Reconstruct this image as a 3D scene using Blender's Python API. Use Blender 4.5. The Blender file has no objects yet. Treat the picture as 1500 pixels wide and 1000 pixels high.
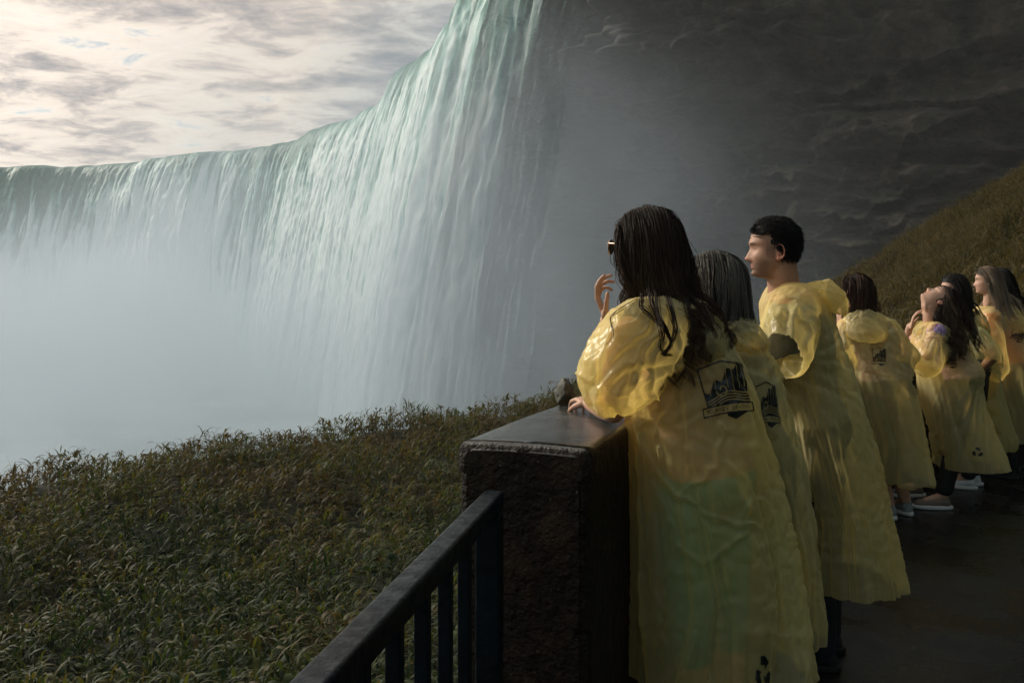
import bpy, bmesh, math, random, os
import numpy as np
from mathutils import Vector, Matrix, Quaternion
from mathutils.bvhtree import BVHTree
S = bpy.context.scene
COL = S.collection
R = math.radians
F = 1250.0; HY = 435.0; HC = 1.49            # pixels per metre at 1 m, horizon row, eye height
rng = np.random.default_rng(7)

def P(px, py, Y):
    """the point that shows at photo pixel px,py when it stands Y metres away"""
    return np.array([(px-750)/F*Y, Y, HC-(py-HY)/F*Y])

# ---------------------------------------------------------------- helpers
def _h(ix, iy, iz, seed):
    n = (ix*374761393 + iy*668265263 + iz*2147483647 + seed*974711) & 0xffffffff
    n = ((n ^ (n >> 13))*1274126177) & 0xffffffff
    n = ((n ^ (n >> 16))*2246822519) & 0xffffffff
    return ((n ^ (n >> 15)) & 0xffff)/65535.0
def vnoise(x, y, z=0.0, seed=0):
    x, y, z = np.broadcast_arrays(np.asarray(x, float), np.asarray(y, float), np.asarray(z, float))
    ix, iy, iz = np.floor(x).astype(np.int64), np.floor(y).astype(np.int64), np.floor(z).astype(np.int64)
    fx, fy, fz = x-ix, y-iy, z-iz
    fx, fy, fz = [f*f*f*(f*(f*6-15)+10) for f in (fx, fy, fz)]
    r = 0
    for dx in (0, 1):
        for dy in (0, 1):
            for dz in (0, 1):
                w = (fx if dx else 1-fx)*(fy if dy else 1-fy)*(fz if dz else 1-fz)
                r = r + w*_h(ix+dx, iy+dy, iz+dz, seed)
    return r*2-1
def fbm(x, y, z=0.0, seed=0, oct=4, gain=.5):
    r, a, f = 0, 1.0, 1.0
    for i in range(oct):
        r = r + a*vnoise(x*f, y*f, z*f if not np.isscalar(z) or z else 0.0, seed+i*17)
        a *= gain; f *= 2.03
    return r
def sstep(a, b, x):
    t = np.clip((x-a)/(b-a), 0, 1); return t*t*(3-2*t)

def mesh_np(name, V, Fc, mats=(), parent=None, smooth=True, uv=None, attr=None, matidx=None):
    V = np.asarray(V, np.float32); Fc = np.asarray(Fc, np.int32)
    me = bpy.data.meshes.new(name)
    n, k = Fc.shape
    me.vertices.add(len(V)); me.vertices.foreach_set('co', V.ravel())
    me.loops.add(n*k); me.loops.foreach_set('vertex_index', Fc.ravel())
    me.polygons.add(n); me.polygons.foreach_set('loop_start', np.arange(0, n*k, k, dtype=np.int32))
    me.polygons.foreach_set('loop_total', np.full(n, k, np.int32))
    if matidx is not None: me.polygons.foreach_set('material_index', np.asarray(matidx, np.int32))
    me.update(calc_edges=True)
    me.polygons.foreach_set('use_smooth', np.full(n, bool(smooth)))
    if uv is not None:
        l = me.uv_layers.new(name='UVMap'); l.data.foreach_set('uv', np.asarray(uv, np.float32)[Fc.ravel()].ravel())
    for kx, a in (attr or {}).items():
        at = me.attributes.new(kx, 'FLOAT', 'POINT'); at.data.foreach_set('value', np.asarray(a, np.float32).ravel())
    for m in mats: me.materials.append(m)
    o = bpy.data.objects.new(name, me); COL.objects.link(o)
    if parent: o.parent = parent
    return o
def grid_faces(nu, nv, closed_u=False):
    """faces of an nu x nv grid stored index = i*nv + j"""
    iu = np.arange(nu if closed_u else nu-1); jv = np.arange(nv-1)
    I, J = np.meshgrid(iu, jv, indexing='ij'); I2 = (I+1) % nu
    return np.stack([I*nv+J, I2*nv+J, I2*nv+J+1, I*nv+J+1], -1).reshape(-1, 4)
def tag(o, label=None, cat=None, group=None, kind=None):
    if label: o['label'] = label; assert 4 <= len(label.split()) <= 16, label
    if cat: o['category'] = cat
    if group: o['group'] = group
    if kind: o['kind'] = kind
    return o
def empty(name, loc=(0, 0, 0), parent=None):
    o = bpy.data.objects.new(name, None); COL.objects.link(o); o.location = loc
    o.empty_display_size = .1
    if parent: o.parent = parent
    return o

class NT:
    def __init__(s, mat):
        s.t = mat.node_tree; s.n = s.t.nodes; s.l = s.t.links
    def N(s, ty, **kw):
        n = s.n.new(ty)
        for k, v in kw.items():
            if k.startswith('i_'):
                key = k[2:]; key = int(key) if key.isdigit() else key.replace('_', ' ')
                if hasattr(v, 'is_linked') or isinstance(v, bpy.types.NodeSocket): s.l.new(v, n.inputs[key])
                else: n.inputs[key].default_value = v
            else: setattr(n, k, v)
        return n
    def L(s, a, b): s.l.new(a, b)
    def math(s, op, a, b=0.0, c=None, clamp=False):
        n = s.n.new('ShaderNodeMath'); n.operation = op; n.use_clamp = clamp
        for i, v in enumerate((a, b, c)):
            if v is None: continue
            if isinstance(v, bpy.types.NodeSocket): s.l.new(v, n.inputs[i])
            else: n.inputs[i].default_value = v
        return n.outputs[0]
    def mix(s, f, a, b, blend='MIX'):
        n = s.n.new('ShaderNodeMix'); n.data_type = 'RGBA'; n.blend_type = blend
        for i, v in ((0, f), (6, a), (7, b)):
            if isinstance(v, bpy.types.NodeSocket): s.l.new(v, n.inputs[i])
            else: n.inputs[i].default_value = v if i == 0 else (*v, 1) if len(v) == 3 else v
        return n.outputs[2]
    def ramp(s, f, stops, interp='LINEAR'):
        n = s.n.new('ShaderNodeValToRGB'); n.color_ramp.interpolation = interp
        e = n.color_ramp.elements
        while len(e) < len(stops): e.new(.5)
        for q, (p, c) in zip(e, stops):
            q.position = p
            q.color = (c, c, c, 1) if np.isscalar(c) else (*c, 1)
        s.l.new(f, n.inputs[0]); return n.outputs[0]
    def noise(s, vec, scale, detail=4, rough=.55, dist=0.0, out=0, **kw):
        n = s.n.new('ShaderNodeTexNoise'); n.inputs['Scale'].default_value = scale
        n.inputs['Detail'].default_value = detail; n.inputs['Roughness'].default_value = rough
        n.inputs['Distortion'].default_value = dist
        if vec is not None: s.l.new(vec, n.inputs['Vector'])
        return n.outputs[out]
    def mapping(s, vec, scale=(1, 1, 1), rot=(0, 0, 0), loc=(0, 0, 0)):
        n = s.n.new('ShaderNodeMapping'); n.inputs['Scale'].default_value = scale
        n.inputs['Rotation'].default_value = rot; n.inputs['Location'].default_value = loc
        s.l.new(vec, n.inputs['Vector']); return n.outputs[0]
def mat(name):
    m = bpy.data.materials.new(name); m.use_nodes = True
    t = NT(m); t.b = t.n['Principled BSDF']; t.out = t.n['Material Output']; t.m = m
    t.tc = t.N('ShaderNodeTexCoord')
    return t
def bump(t, h, strength=.5, dist=.01):
    n = t.N('ShaderNodeBump'); n.inputs['Strength'].default_value = strength; n.inputs['Distance'].default_value = dist
    t.L(h, n.inputs['Height']); return n.outputs[0]

# ---------------------------------------------------------------- render settings, camera
S.render.engine = 'CYCLES'
c = S.cycles
c.use_denoising = True
try: c.denoiser = 'OPENIMAGEDENOISE'
except Exception: pass
c.use_adaptive_sampling = True; c.adaptive_threshold = .02
c.max_bounces = 10; c.diffuse_bounces = 4; c.glossy_bounces = 3; c.transmission_bounces = 6
c.transparent_max_bounces = 14; c.volume_bounces = 3
c.volume_step_rate = 4.0; c.volume_max_steps = 128
c.caustics_reflective = False; c.caustics_refractive = False
c.sample_clamp_indirect = 4.0
vs = S.view_settings
vs.view_transform = 'Standard'; vs.look = 'None'; vs.gamma = 1.0; vs.exposure = 0.0; vs.use_curve_mapping = False
cd = bpy.data.cameras.new('camera'); cam = bpy.data.objects.new('camera', cd); COL.objects.link(cam)
cam.location = (0, 0, HC); cam.rotation_euler = (R(90), 0, 0)
cd.sensor_width = 36; cd.lens = 36*F/1500; cd.shift_y = -(500-HY)/1500; cd.clip_end = 6000; cd.clip_start = .05
S.camera = cam

# ---------------------------------------------------------------- light
SUN_AZ, SUN_EL = R(-60), R(30)           # left of the view axis, above the falls
w = bpy.data.worlds.new('World'); S.world = w; w.use_nodes = True
t = NT(w); t.n.clear()
tc = t.N('ShaderNodeTexCoord'); g = tc.outputs['Generated']
sky = t.N('ShaderNodeTexSky', sky_type='NISHITA', sun_disc=False)
sky.sun_elevation = SUN_EL; sky.sun_rotation = SUN_AZ; sky.air_density = 1.2; sky.dust_density = 1.5
skyc = t.mix(1.0, sky.outputs[0], (.085, .085, .085), 'MULTIPLY')
sep = t.N('ShaderNodeSeparateXYZ'); t.L(g, sep.inputs[0])
den = t.math('ADD', t.math('MAXIMUM', sep.outputs[2], 0.0), .11)
cmb = t.N('ShaderNodeCombineXYZ')
t.L(t.math('DIVIDE', sep.outputs[0], den), cmb.inputs[0]); t.L(t.math('DIVIDE', sep.outputs[1], den), cmb.inputs[1])
cv = t.mapping(cmb.outputs[0], (1.0, 1.35, 1), (0, 0, R(24)))
n1 = t.noise(cv, .85, 7, .62, .35)
n2 = t.noise(t.mapping(cv, (1, 1, 1), (0, 0, 0), (7, 3, 1)), 4.2, 7, .68, .35)
n3 = t.noise(t.mapping(cv, (1, 1, 1), (0, 0, 0), (2, 9, 4)), .33, 2, .5)
thick = t.math('ADD', t.math('ADD', t.math('MULTIPLY', n1, .55), t.math('MULTIPLY', n2, .58)), t.math('MULTIPLY', n3, .04))
# the glow of the sun behind the clouds
sd = (math.cos(SUN_EL)*math.sin(SUN_AZ), math.cos(SUN_EL)*math.cos(SUN_AZ), math.sin(SUN_EL))
dot = t.N('ShaderNodeVectorMath', operation='DOT_PRODUCT'); t.L(g, dot.inputs[0]); dot.inputs[1].default_value = sd
glow = t.math('POWER', t.math('MAXIMUM', dot.outputs['Value'], 0.0), 4.0)
shade = t.ramp(thick, [(.47, (1.0, .96, .90)), (.56, (.92, .86, .80)), (.62, (.64, .60, .59)), (.70, (.36, .37, .41))])
g1_ = t.math('POWER', t.math('MAXIMUM', dot.outputs['Value'], 0.0), 1.2)
gain = t.math('ADD', t.math('ADD', t.math('MULTIPLY', glow, .45), t.math('MULTIPLY', g1_, .50)), .42)
cool = t.math('MULTIPLY', glow, 4.0, clamp=True)
tint = t.mix(cool, (.70, .93, 1.06), (1.05, .995, .93))
shade = t.mix(1.0, shade, tint, 'MULTIPLY')
cl = t.N('ShaderNodeVectorMath', operation='SCALE'); t.L(shade, cl.inputs[0]); t.L(gain, cl.inputs['Scale'])
cover = t.ramp(thick, [(.42, 0.0), (.49, 1.0)])
final = t.mix(cover, skyc, cl.outputs[0])
bg = t.N('ShaderNodeBackground'); t.L(final, bg.inputs[0]); bg.inputs[1].default_value = 1.0
ow = t.N('ShaderNodeOutputWorld'); t.L(bg.outputs[0], ow.inputs[0])
sl = bpy.data.lights.new('sun', 'SUN'); so = bpy.data.objects.new('sun', sl); COL.objects.link(so)
sl.energy = 3.6; sl.angle = R(10); sl.color = (1.0, .91, .78)
so.location = (-40, 40, 60)
so.rotation_euler = Vector(sd).to_track_quat('Z', 'Y').to_euler()

# ---------------------------------------------------------------- far setting: river, falls, cliff
ZC = 41.5
def path(pts, n, smooth=0):
    p = np.array(pts, float); d = np.r_[0, np.cumsum(np.linalg.norm(np.diff(p, axis=0), axis=1))]
    s = np.linspace(0, d[-1], n)
    q = np.stack([np.interp(s, d, p[:, k]) for k in range(p.shape[1])], 1)
    for _ in range(smooth):
        q[1:-1] = (q[:-2]+2*q[1:-1]+q[2:])/4
    return s, q
def crest_pt(x, y): Y = (ZC-HC)*F/(HY-y); return ((x-750)/F*Y, Y)
crest = [(-420, 240), (-300, 262), crest_pt(-60, 246), crest_pt(0, 244), crest_pt(140, 240), crest_pt(150, 237), crest_pt(290, 218), crest_pt(350, 214),
         crest_pt(430, 203), crest_pt(500, 172), crest_pt(562, 138), crest_pt(575, 126), crest_pt(603, 88), crest_pt(640, 52), crest_pt(686, 22),
         (-2.5, 103), (1.5, 95), (6, 89), (11.5, 82)]
NU, NV = 2000, 190
us, cq = path(crest, NU, 250)
tan = np.gradient(cq, axis=0); tan /= np.linalg.norm(tan, axis=1)[:, None]
nrm = np.stack([tan[:, 1], -tan[:, 0]], 1)      # towards the gorge
vs_ = np.r_[np.linspace(-40, -3, 10), np.linspace(-2.4, 8, 50), np.linspace(8.4, 66, NV-60)]
U, Vv = np.meshgrid(us, vs_, indexing='ij')
lobe = (2.6-1.9*sstep(.45*us[-1], .62*us[-1], us))*fbm(us/26, us*0, seed=3, oct=2) + 1.0*vnoise(us/6, us*0, seed=5)
hcr = .5*vnoise(us/9, us*0, seed=9) + .25*vnoise(us/3, us*0, seed=11)
drop = np.maximum(Vv, 0)
outw = np.where(Vv < 0, Vv, 1.5*np.sqrt(drop+.01)+.05*drop)
outw = outw + np.where(Vv > -6, lobe[:, None], lobe[:, None]*np.clip((Vv+40)/34, 0, 1))
zz = ZC + hcr[:, None] - np.where(Vv < 0, -Vv*.03, drop) - .8*np.exp(-np.abs(Vv)/1.2)*0
zz = zz - np.where(Vv < 0, .9*np.exp(Vv/2.0), .9*np.exp(-drop*.3))
warp = 2.5*vnoise(U/14, Vv/22, seed=21)
col1 = 1-np.abs(vnoise((U+warp)/7.5, Vv/46, seed=31))*2
col2 = 1-np.abs(vnoise((U+warp)/2.6, Vv/20, seed=41))*2
col3 = fbm((U+warp)/.8, Vv/7, seed=51, oct=3)
amp = sstep(0, 16, drop)
nearf_ = .30+.70*sstep(.78*us[-1], .50*us[-1], U)
nw = 1-(nearf_-.3)/.7
colf = 1-np.abs(vnoise((U+.4*warp)/.95, Vv/16, seed=45))*2
disp = amp*(1.5*col1*(1-.85*nw)+.62*col2*(1-.78*nw)) + sstep(0, 6, drop)*(.36-.2*nw)*col3 + amp*.14*colf + .12*fbm(U/.7, Vv/1.5, seed=61, oct=2)
X = cq[:, 0][:, None] + nrm[:, 0][:, None]*(outw+disp)
Y = cq[:, 1][:, None] + nrm[:, 1][:, None]*(outw+disp)
patch = fbm(us/30, us*0, seed=77, oct=3)[:, None]
foam = sstep(-.05, 1.0, .024*drop + .42*col1*amp*(1-.55*nw) + .34*col2*amp*(1-.5*nw) + .26*col3 + .50*patch*(1-.5*nw) + .02 + .16*nw + .16*colf + .55*fbm(U/1.3, Vv/18, seed=88, oct=4, gain=.65))
foam = foam*sstep(.5, 9, drop + 3.5*col3 + 5*patch)
edge_fade = sstep(0, 1, (us[-1]-.5-U)/24.0 + .30*fbm(U/1.6, Vv/34, seed=500, oct=4)*sstep(us[-1]-45, us[-1]-15, U)-.10+.0*Vv)
t = mat('falling_water')
fa = t.N('ShaderNodeAttribute', attribute_name='foam').outputs['Fac']
uvn = t.N('ShaderNodeUVMap').outputs[0]
st = t.noise(t.mapping(uvn, (2.4, .13, 1)), 1.0, 7, .75)
st2 = t.noise(t.mapping(uvn, (.5, .5, 1)), 1.0, 8, .75)
f2 = t.math('ADD', fa, t.math('ADD', t.math('MULTIPLY', t.math('SUBTRACT', st, .5), 1.1), t.math('MULTIPLY', t.math('SUBTRACT', st2, .5), .9)))
colr = t.ramp(f2, [(.0, (.030, .135, .110)), (.34, (.15, .35, .30)), (.66, (.40, .58, .54)), (1.0, (.72, .81, .79))])
t.L(colr, t.b.inputs['Base Color']); t.b.inputs['Roughness'].default_value = .55
t.b.inputs['Specular IOR Level'].default_value = .08
t.L(bump(t, t.math('ADD', st, st2), .35, .2), t.b.inputs['Normal'])
va = t.N('ShaderNodeAttribute', attribute_name='veil').outputs['Fac']
alpha = t.math('ADD', va, t.math('MULTIPLY', t.math('SUBTRACT', st, .5), t.math('MULTIPLY', t.math('SUBTRACT', 1.0, va), 1.6)), clamp=True)
t.L(alpha, t.b.inputs['Alpha'])
falls = mesh_np('waterfall', np.stack([X, Y, zz], -1).reshape(-1, 3), grid_faces(NU, NV), [t.m],
                uv=np.stack([U, Vv], -1).reshape(-1, 2), attr={'foam': foam.ravel(), 'veil': edge_fade.ravel()})
tag(falls, kind='structure')

# gorge water
t = mat('pool_water')
nn = t.noise(t.tc.outputs['Object'], .05, 8, .7)
t.L(t.ramp(nn, [(.4, (.04, .09, .08)), (.6, (.5, .55, .54))]), t.b.inputs['Base Color']); t.b.inputs['Roughness'].default_value = .3
t.L(bump(t, nn, .6, 1.0), t.b.inputs['Normal'])
ZW = -20.0
pw = mesh_np('river_water', [(-2500, -2500, ZW), (2500, -2500, ZW), (2500, 2500, ZW), (-2500, 2500, ZW)], [(0, 1, 2, 3)], [t.m]); tag(pw, kind='structure')

# rock cliff, from behind the end of the falls round to the right and past the camera
NUc, NVc = 900, 420
cs, cp = path([(-20, 146), (-7, 125), (2.5, 111), (9, 99), (15, 88), (25, 79), (38, 70), (52, 58), (66, 40), (76, 16), (80, -20), (80, -60)], NUc, 12)
ct = np.gradient(cp, axis=0); ct /= np.linalg.norm(ct, axis=1)[:, None]
cn = np.stack([-ct[:, 1], ct[:, 0]], 1)*-1.0
hz = np.linspace(ZW-2, ZC-.5, NVc)
U, Z = np.meshgrid(cs, hz, indexing='ij')
Z = Z - 14*(1-sstep(15, 55, U))*sstep(0, ZC, Z)
zs = Z + .10*(U-60) + 2.0*vnoise(U/30, Z/20, seed=5)       # tilted strata
strata = fbm(zs/3.1, U/45, seed=101, oct=4, gain=.6)
ledge = sstep(-.25, .25, vnoise(zs/6.5, U/40, seed=140))*2.2
big = 5.0*fbm(U/34, Z/22, seed=120, oct=2)
big2 = 2.6*(1-np.abs(vnoise(U/15, Z/11, seed=124))*2)
block = fbm(U/4.2, zs/2.6, seed=130, oct=4, gain=.55)
fine = fbm(U/1.1, zs/.55, seed=133, oct=3, gain=.6)
over = 11.0*sstep(5, ZC, Z)**1.2*sstep(50, 90, U)       # the upper rock hangs out
d = 1.2*big + 1.5*big2 + 1.2*strata + 1.2*ledge + 1.9*block + .42*fine + over - 1.5
fade = sstep(28, 62, U)
zt_ = (zs+1.3*vnoise(U/9, Z/7, seed=150)+3*vnoise(U/60, Z/60, seed=151))/4.3; saw = zt_-np.floor(zt_)
zt2 = (zs+.5*vnoise(U/4, Z/3, seed=152))/1.35; saw2 = zt2-np.floor(zt2)
d = d + (2.6*(1-saw)*(.55+.6*vnoise(U/9, np.floor(zt_)*1.7, seed=153)) + .30*(1-saw2)*(.5+.5*vnoise(U/4, np.floor(zt2), seed=154)))
_b = cp[:, 0][:, None]+cn[:, 0][:, None]*d, cp[:, 1][:, None]+cn[:, 1][:, None]*d
_px = 750+F*_b[0]/np.maximum(_b[1], 1); _py = HY-F*(Z-HC)/np.maximum(_b[1], 1)
for ln, a_, dec in (([(1090, 175), (1150, 140), (1230, 150), (1330, 120), (1440, 70), (1560, 60)], 4.5, 45), ([(1290, 280), (1340, 215), (1420, 175), (1560, 120)], 4.5, 40), ([(1180, 330), (1290, 318), (1400, 262), (1560, 205)], 3.5, 26),
                    ([(900, 150), (1000, 80), (1100, 55), (1200, 60)], 3.5, 40), ([(1050, 300), (1130, 262), (1200, 270)], 2.5, 22), ([(1220, 372), (1300, 350), (1380, 300)], 2.5, 16), ([(950, 240), (1020, 200), (1090, 215)], 2.5, 25)):
    lx = np.array([q[0] for q in ln]); ly = np.array([q[1] for q in ln]); yl = np.interp(_px, lx, ly)+9*vnoise(_px/35, _py/300, seed=160)+4*vnoise(_px/11, 0, seed=161)
    s_ = yl-_py; win = sstep(lx[0]-5, lx[0]+60, _px)*(1-sstep(lx[-1]-60, lx[-1]+5, _px))
    d = d + .62*a_*win*np.where(s_ > 0, np.exp(-s_/dec), 0)*(_b[1] > 10)
d = d*fade
X = cp[:, 0][:, None] + cn[:, 0][:, None]*d; Y = cp[:, 1][:, None] + cn[:, 1][:, None]*d
t = mat('wet_rock')
ob = t.tc.outputs['Object']
a = t.math('ADD', t.math('MULTIPLY', t.noise(t.mapping(ob, (.16, .16, .42)), 1.0, 9, .65), .45), t.math('MULTIPLY', t.noise(t.mapping(ob, (1.1, 1.1, 2.6)), 1.0, 8, .75), .55))
b_ = t.noise(t.mapping(ob, (.25, .25, .25)), 1.0, 6, .6)
base = t.ramp(a, [(.36, (.060, .050, .040)), (.48, (.135, .110, .084)), (.57, (.20, .160, .120)), (.68, (.33, .27, .20))])
moss = t.ramp(b_, [(.46, 0.0), (.62, 1.0)])
gx_ = t.N('ShaderNodeSeparateXYZ'); t.L(ob, gx_.inputs[0])
wetf = t.N('ShaderNodeMapRange'); wetf.inputs[1].default_value = 34; wetf.inputs[2].default_value = 4; t.L(gx_.outputs[0], wetf.inputs[0])
base = t.mix(t.math('MULTIPLY', wetf.outputs[0], .75), base, (.012, .024, .016))     # algae by the spray
base = t.mix(t.math('MULTIPLY', moss, .45), base, (.030, .042, .024))
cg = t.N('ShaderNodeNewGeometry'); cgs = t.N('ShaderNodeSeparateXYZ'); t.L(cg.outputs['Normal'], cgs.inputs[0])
base = t.mix(t.ramp(cgs.outputs[2], [(.5, 0.0), (.9, .6)]), base, (.075, .080, .045))      # sky light on the ledge tops painted into the colour, with some plant green
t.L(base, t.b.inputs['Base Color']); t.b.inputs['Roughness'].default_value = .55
t.L(bump(t, t.noise(t.mapping(ob, (1, 1, 2.2)), .9, 10, .75), 1.0, .8), t.b.inputs['Normal'])
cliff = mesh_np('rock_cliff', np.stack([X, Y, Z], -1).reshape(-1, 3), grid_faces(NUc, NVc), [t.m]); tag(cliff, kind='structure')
# plateau above the cliff so light does not leak behind it
topi = np.arange(NUc)*NVc+NVc-1
tv = np.stack([X, Y, Z], -1)[:, -1]; tv2 = tv.copy(); tv2[:, :2] -= cn*120
tm = mat('plateau_grass'); tm.b.inputs['Base Color'].default_value = (.05, .07, .03, 1); tm.b.inputs['Roughness'].default_value = .9
pl = mesh_np('plateau', np.stack([tv, tv2], 1).reshape(-1, 3), grid_faces(NUc, 2)[330:], [tm.m]); tag(pl, kind='structure')

# ---------------------------------------------------------------- ground: bench left of the wall, hill to the right
edge = np.array([(-60, -30), (-20, 3), (-8.0, 13.2), (-4.6, 16.8), (-2, 19.0), (0, 20.2), (1.5, 25), (6, 33), (13.6, 40), (18, 30), (21.6, 20), (26, 8), (34, -10), (60, -30)])
def sdist(x, y):
    """signed distance to the brink line, positive on the camera side"""
    best = np.full(x.shape, 1e9); 
    for a, b in zip(edge[:-1], edge[1:]):
        ab = b-a; tt = np.clip(((x-a[0])*ab[0]+(y-a[1])*ab[1])/(ab@ab), 0, 1)
        best = np.minimum(best, np.hypot(x-a[0]-tt*ab[0], y-a[1]-tt*ab[1]))
    inside = np.zeros(x.shape, bool); pe = np.vstack([edge, [(60, -80), (-60, -80)]])
    for a, b in zip(pe, np.roll(pe, -1, 0)):
        cnd = ((a[1] > y) != (b[1] > y)) & (x < (b[0]-a[0])*(y-a[1])/(b[1]-a[1]+1e-12)+a[0])
        inside ^= cnd
    return np.where(inside, best, -best)
def ground_h(x, y, noise=True):
    bench = -1.62 + .32*sstep(8, 19, y) + .55*np.exp(-((x+.6)**2+(y-3.4)**2)/7.0)
    hill = .766*x - .173*y - 2.45
    k = 1.2; h = np.log(np.exp(np.clip(bench/k, -50, 50))+np.exp(np.clip(hill/k, -50, 50)))*k
    h = np.minimum(h, 16)
    sd_ = sdist(x, y)
    if noise: h = h + .10*fbm(x/2.5, y/2.5, seed=200, oct=3) + .25*vnoise(x/9, y/9, seed=205)*sstep(6, 16, y)
    dropo = np.where(sd_ < .6, (.6-sd_)**1.25*.9, 0)
    return np.maximum(h-dropo, ZW-1)
gx = np.r_[np.linspace(-60, -14, 60), np.linspace(-13.6, 30, 190), np.linspace(31, 70, 30)]
gy = np.r_[np.linspace(-40, -1, 40), np.linspace(-.7, 46, 200), np.linspace(47, 70, 20)]
GX, GY = np.meshgrid(gx, gy, indexing='ij')
GZ = ground_h(GX, GY)
t = mat('soil')
a = t.noise(t.tc.outputs['Object'], 1.4, 8, .7)
t.L(t.ramp(a, [(.35, (.006, .009, .004)), (.55, (.014, .018, .008)), (.7, (.025, .026, .012))]), t.b.inputs['Base Color']); t.b.inputs['Roughness'].default_value = .95
t.L(bump(t, a, 1, .2), t.b.inputs['Normal'])
# cut the ground away under the deck by sinking it
PAR_R = np.array([(.205, 2.20), (.385, 2.68), (.60, 3.18), (.92, 3.80), (1.32, 4.55), (1.75, 5.3), (2.2, 5.98), (2.85, 6.55), (3.5, 7.1), (4.1, 7.65), (4.9, 8.35), (6.4, 9.4), (9, 10.8), (12, 12.0)])
def par_side(x, y, off=0.0):
    """> 0 on the deck side of the parapet"""
    yy = np.interp(x, PAR_R[:, 0], PAR_R[:, 1]); return yy-y
inner = (par_side(GX, GY) > -.15) & (GX > -.1) & (GY > -8)
inner |= (GX > -.6) & (GY < 2.2) & (GY > -8) & (GX > -.25-(2.2-GY)*.28)
GZ = np.where(inner, np.minimum(GZ, -1.2), GZ)
gr = mesh_np('ground', np.stack([GX, GY, GZ], -1).reshape(-1, 3), grid_faces(len(gx), len(gy))[:, ::-1], [t.m]); tag(gr, kind='structure')

# ---------------------------------------------------------------- deck
t = mat('wet_paving')
ob = t.tc.outputs['Object']
a = t.noise(ob, 1.1, 6, .6); b2 = t.noise(ob, 34, 6, .7)
t.L(t.mix(.3, t.ramp(a, [(.35, (.003, .004, .003)), (.6, (.009, .008, .005)), (.75, (.026, .018, .009))]), t.ramp(b2, [(.3, .002), (.7, .022)])), t.b.inputs['Base Color'])
t.L(t.ramp(t.noise(ob, 1.7, 5, .6), [(.38, .12), (.62, .5)]), t.b.inputs['Roughness']); t.b.inputs['Specular IOR Level'].default_value = .3
br = t.N('ShaderNodeTexBrick'); br.inputs['Scale'].default_value = 1.0; br.inputs['Mortar Size'].default_value = .008; br.inputs['Brick Width'].default_value = 1.5; br.inputs['Row Height'].default_value = 1.5; br.offset = 0.0
t.L(t.mapping(ob, (1, 1, 1), (0, 0, R(38))), br.inputs['Vector'])
t.L(bump(t, t.math('SUBTRACT', t.math('MULTIPLY', b2, .4), br.outputs['Fac']), .5, .012), t.b.inputs['Normal'])
RAIL_A, RAIL_B = np.array([-.045, 2.17]), np.array([-.549, -.35])
dk = [(-.10, 2.18)] + [(-.74, -.9), (-.9, -8), (14, -8), (14, 12.4)] + [tuple(p) for p in PAR_R[::-1]] 
n = len(dk)
V = [(x, y, 0) for x, y in dk] + [(x, y, -2.4) for x, y in dk]
bm = bmesh.new(); vv = [bm.verts.new(v) for v in V]
bm.faces.new(vv[:n]); 
for i in range(n): bm.faces.new((vv[i], vv[(i+1) % n], vv[n+(i+1) % n], vv[n+i]))
bmesh.ops.recalc_face_normals(bm, faces=bm.faces); me = bpy.data.meshes.new('deck'); bm.to_mesh(me); bm.free(); me.materials.append(t.m)
dko = bpy.data.objects.new('deck', me); COL.objects.link(dko); tag(dko, kind='structure')

# ---------------------------------------------------------------- parapet wall
WT = 1.10; WW = .372
_, pr = path(PAR_R, 420, 25)
pt = np.gradient(pr, axis=0); pt /= np.linalg.norm(pt, axis=1)[:, None]; pn = np.stack([-pt[:, 1], pt[:, 0]], 1)
# cross-section: (offset outwards from the deck-side face, height); bevelled coping lip
sec = []
def arc(cx, cz, r, a0, a1, k=5): return [(cx+r*math.cos(R(a0+(a1-a0)*i/k)), cz+r*math.sin(R(a0+(a1-a0)*i/k))) for i in range(k+1)]
sec += [(0.006, .0), (0.006, .35), (0.006, .7), (.006, WT-.085), (.0, WT-.080)]
sec += arc(.022, WT-.022, .022, 180, 90)
for q in np.linspace(.06, WW-.06, 8): sec.append((q, WT+.004*math.sin(q/WW*math.pi)))
sec += arc(WW-.026, WT-.026, .026, 90, 0)
sec += [(WW, WT-.080), (WW-.008, WT-.085), (WW-.008, .7), (WW-.008, .2), (WW-.008, -.5), (WW-.008, -2.4)]
sec = np.array(sec)
m_, k_ = len(pr), len(sec)
W = np.zeros((m_, k_, 3))
W[:, :, :2] = pr[:, None, :] + pn[:, None, :]*sec[None, :, 0:1]
W[:, :, 2] = sec[None, :, 1]
W = W[:, ::-1]
# first end: rounded vertical corners come from a small end cap strip
capn = 6; dirn = -pt[0]
caps = []
for i in range(capn):
    f = 1-math.cos(R(90*i/(capn-1))); q = math.sin(R(90*(1-i/(capn-1))))
    ring = W[0].copy(); r0 = .022
    ring[:, :2] += dirn*(r0*(1-f) )
    ctr = np.array([pr[0][0]+pn[0][0]*WW/2, pr[0][1]+pn[0][1]*WW/2])
    off = (ring[:, :2]-dirn*(r0*(1-f)))-ctr; sgn = off@pn[0]
    shrink = (1-q)*0 + r0*(1-math.sqrt(max(0, 1-(1-f)**2)))
    ring[:, :2] -= pn[0]*(np.sign(sgn)*np.minimum(shrink, np.abs(sgn)))[:, None]
    ring[:, 2] = np.where(ring[:, 2] > WT-.03, ring[:, 2]-shrink, ring[:, 2])
    caps.append(ring)
W = np.concatenate([np.array(caps), W], 0)
me_f = grid_faces(len(W), k_)
V = W.reshape(-1, 3)
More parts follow.
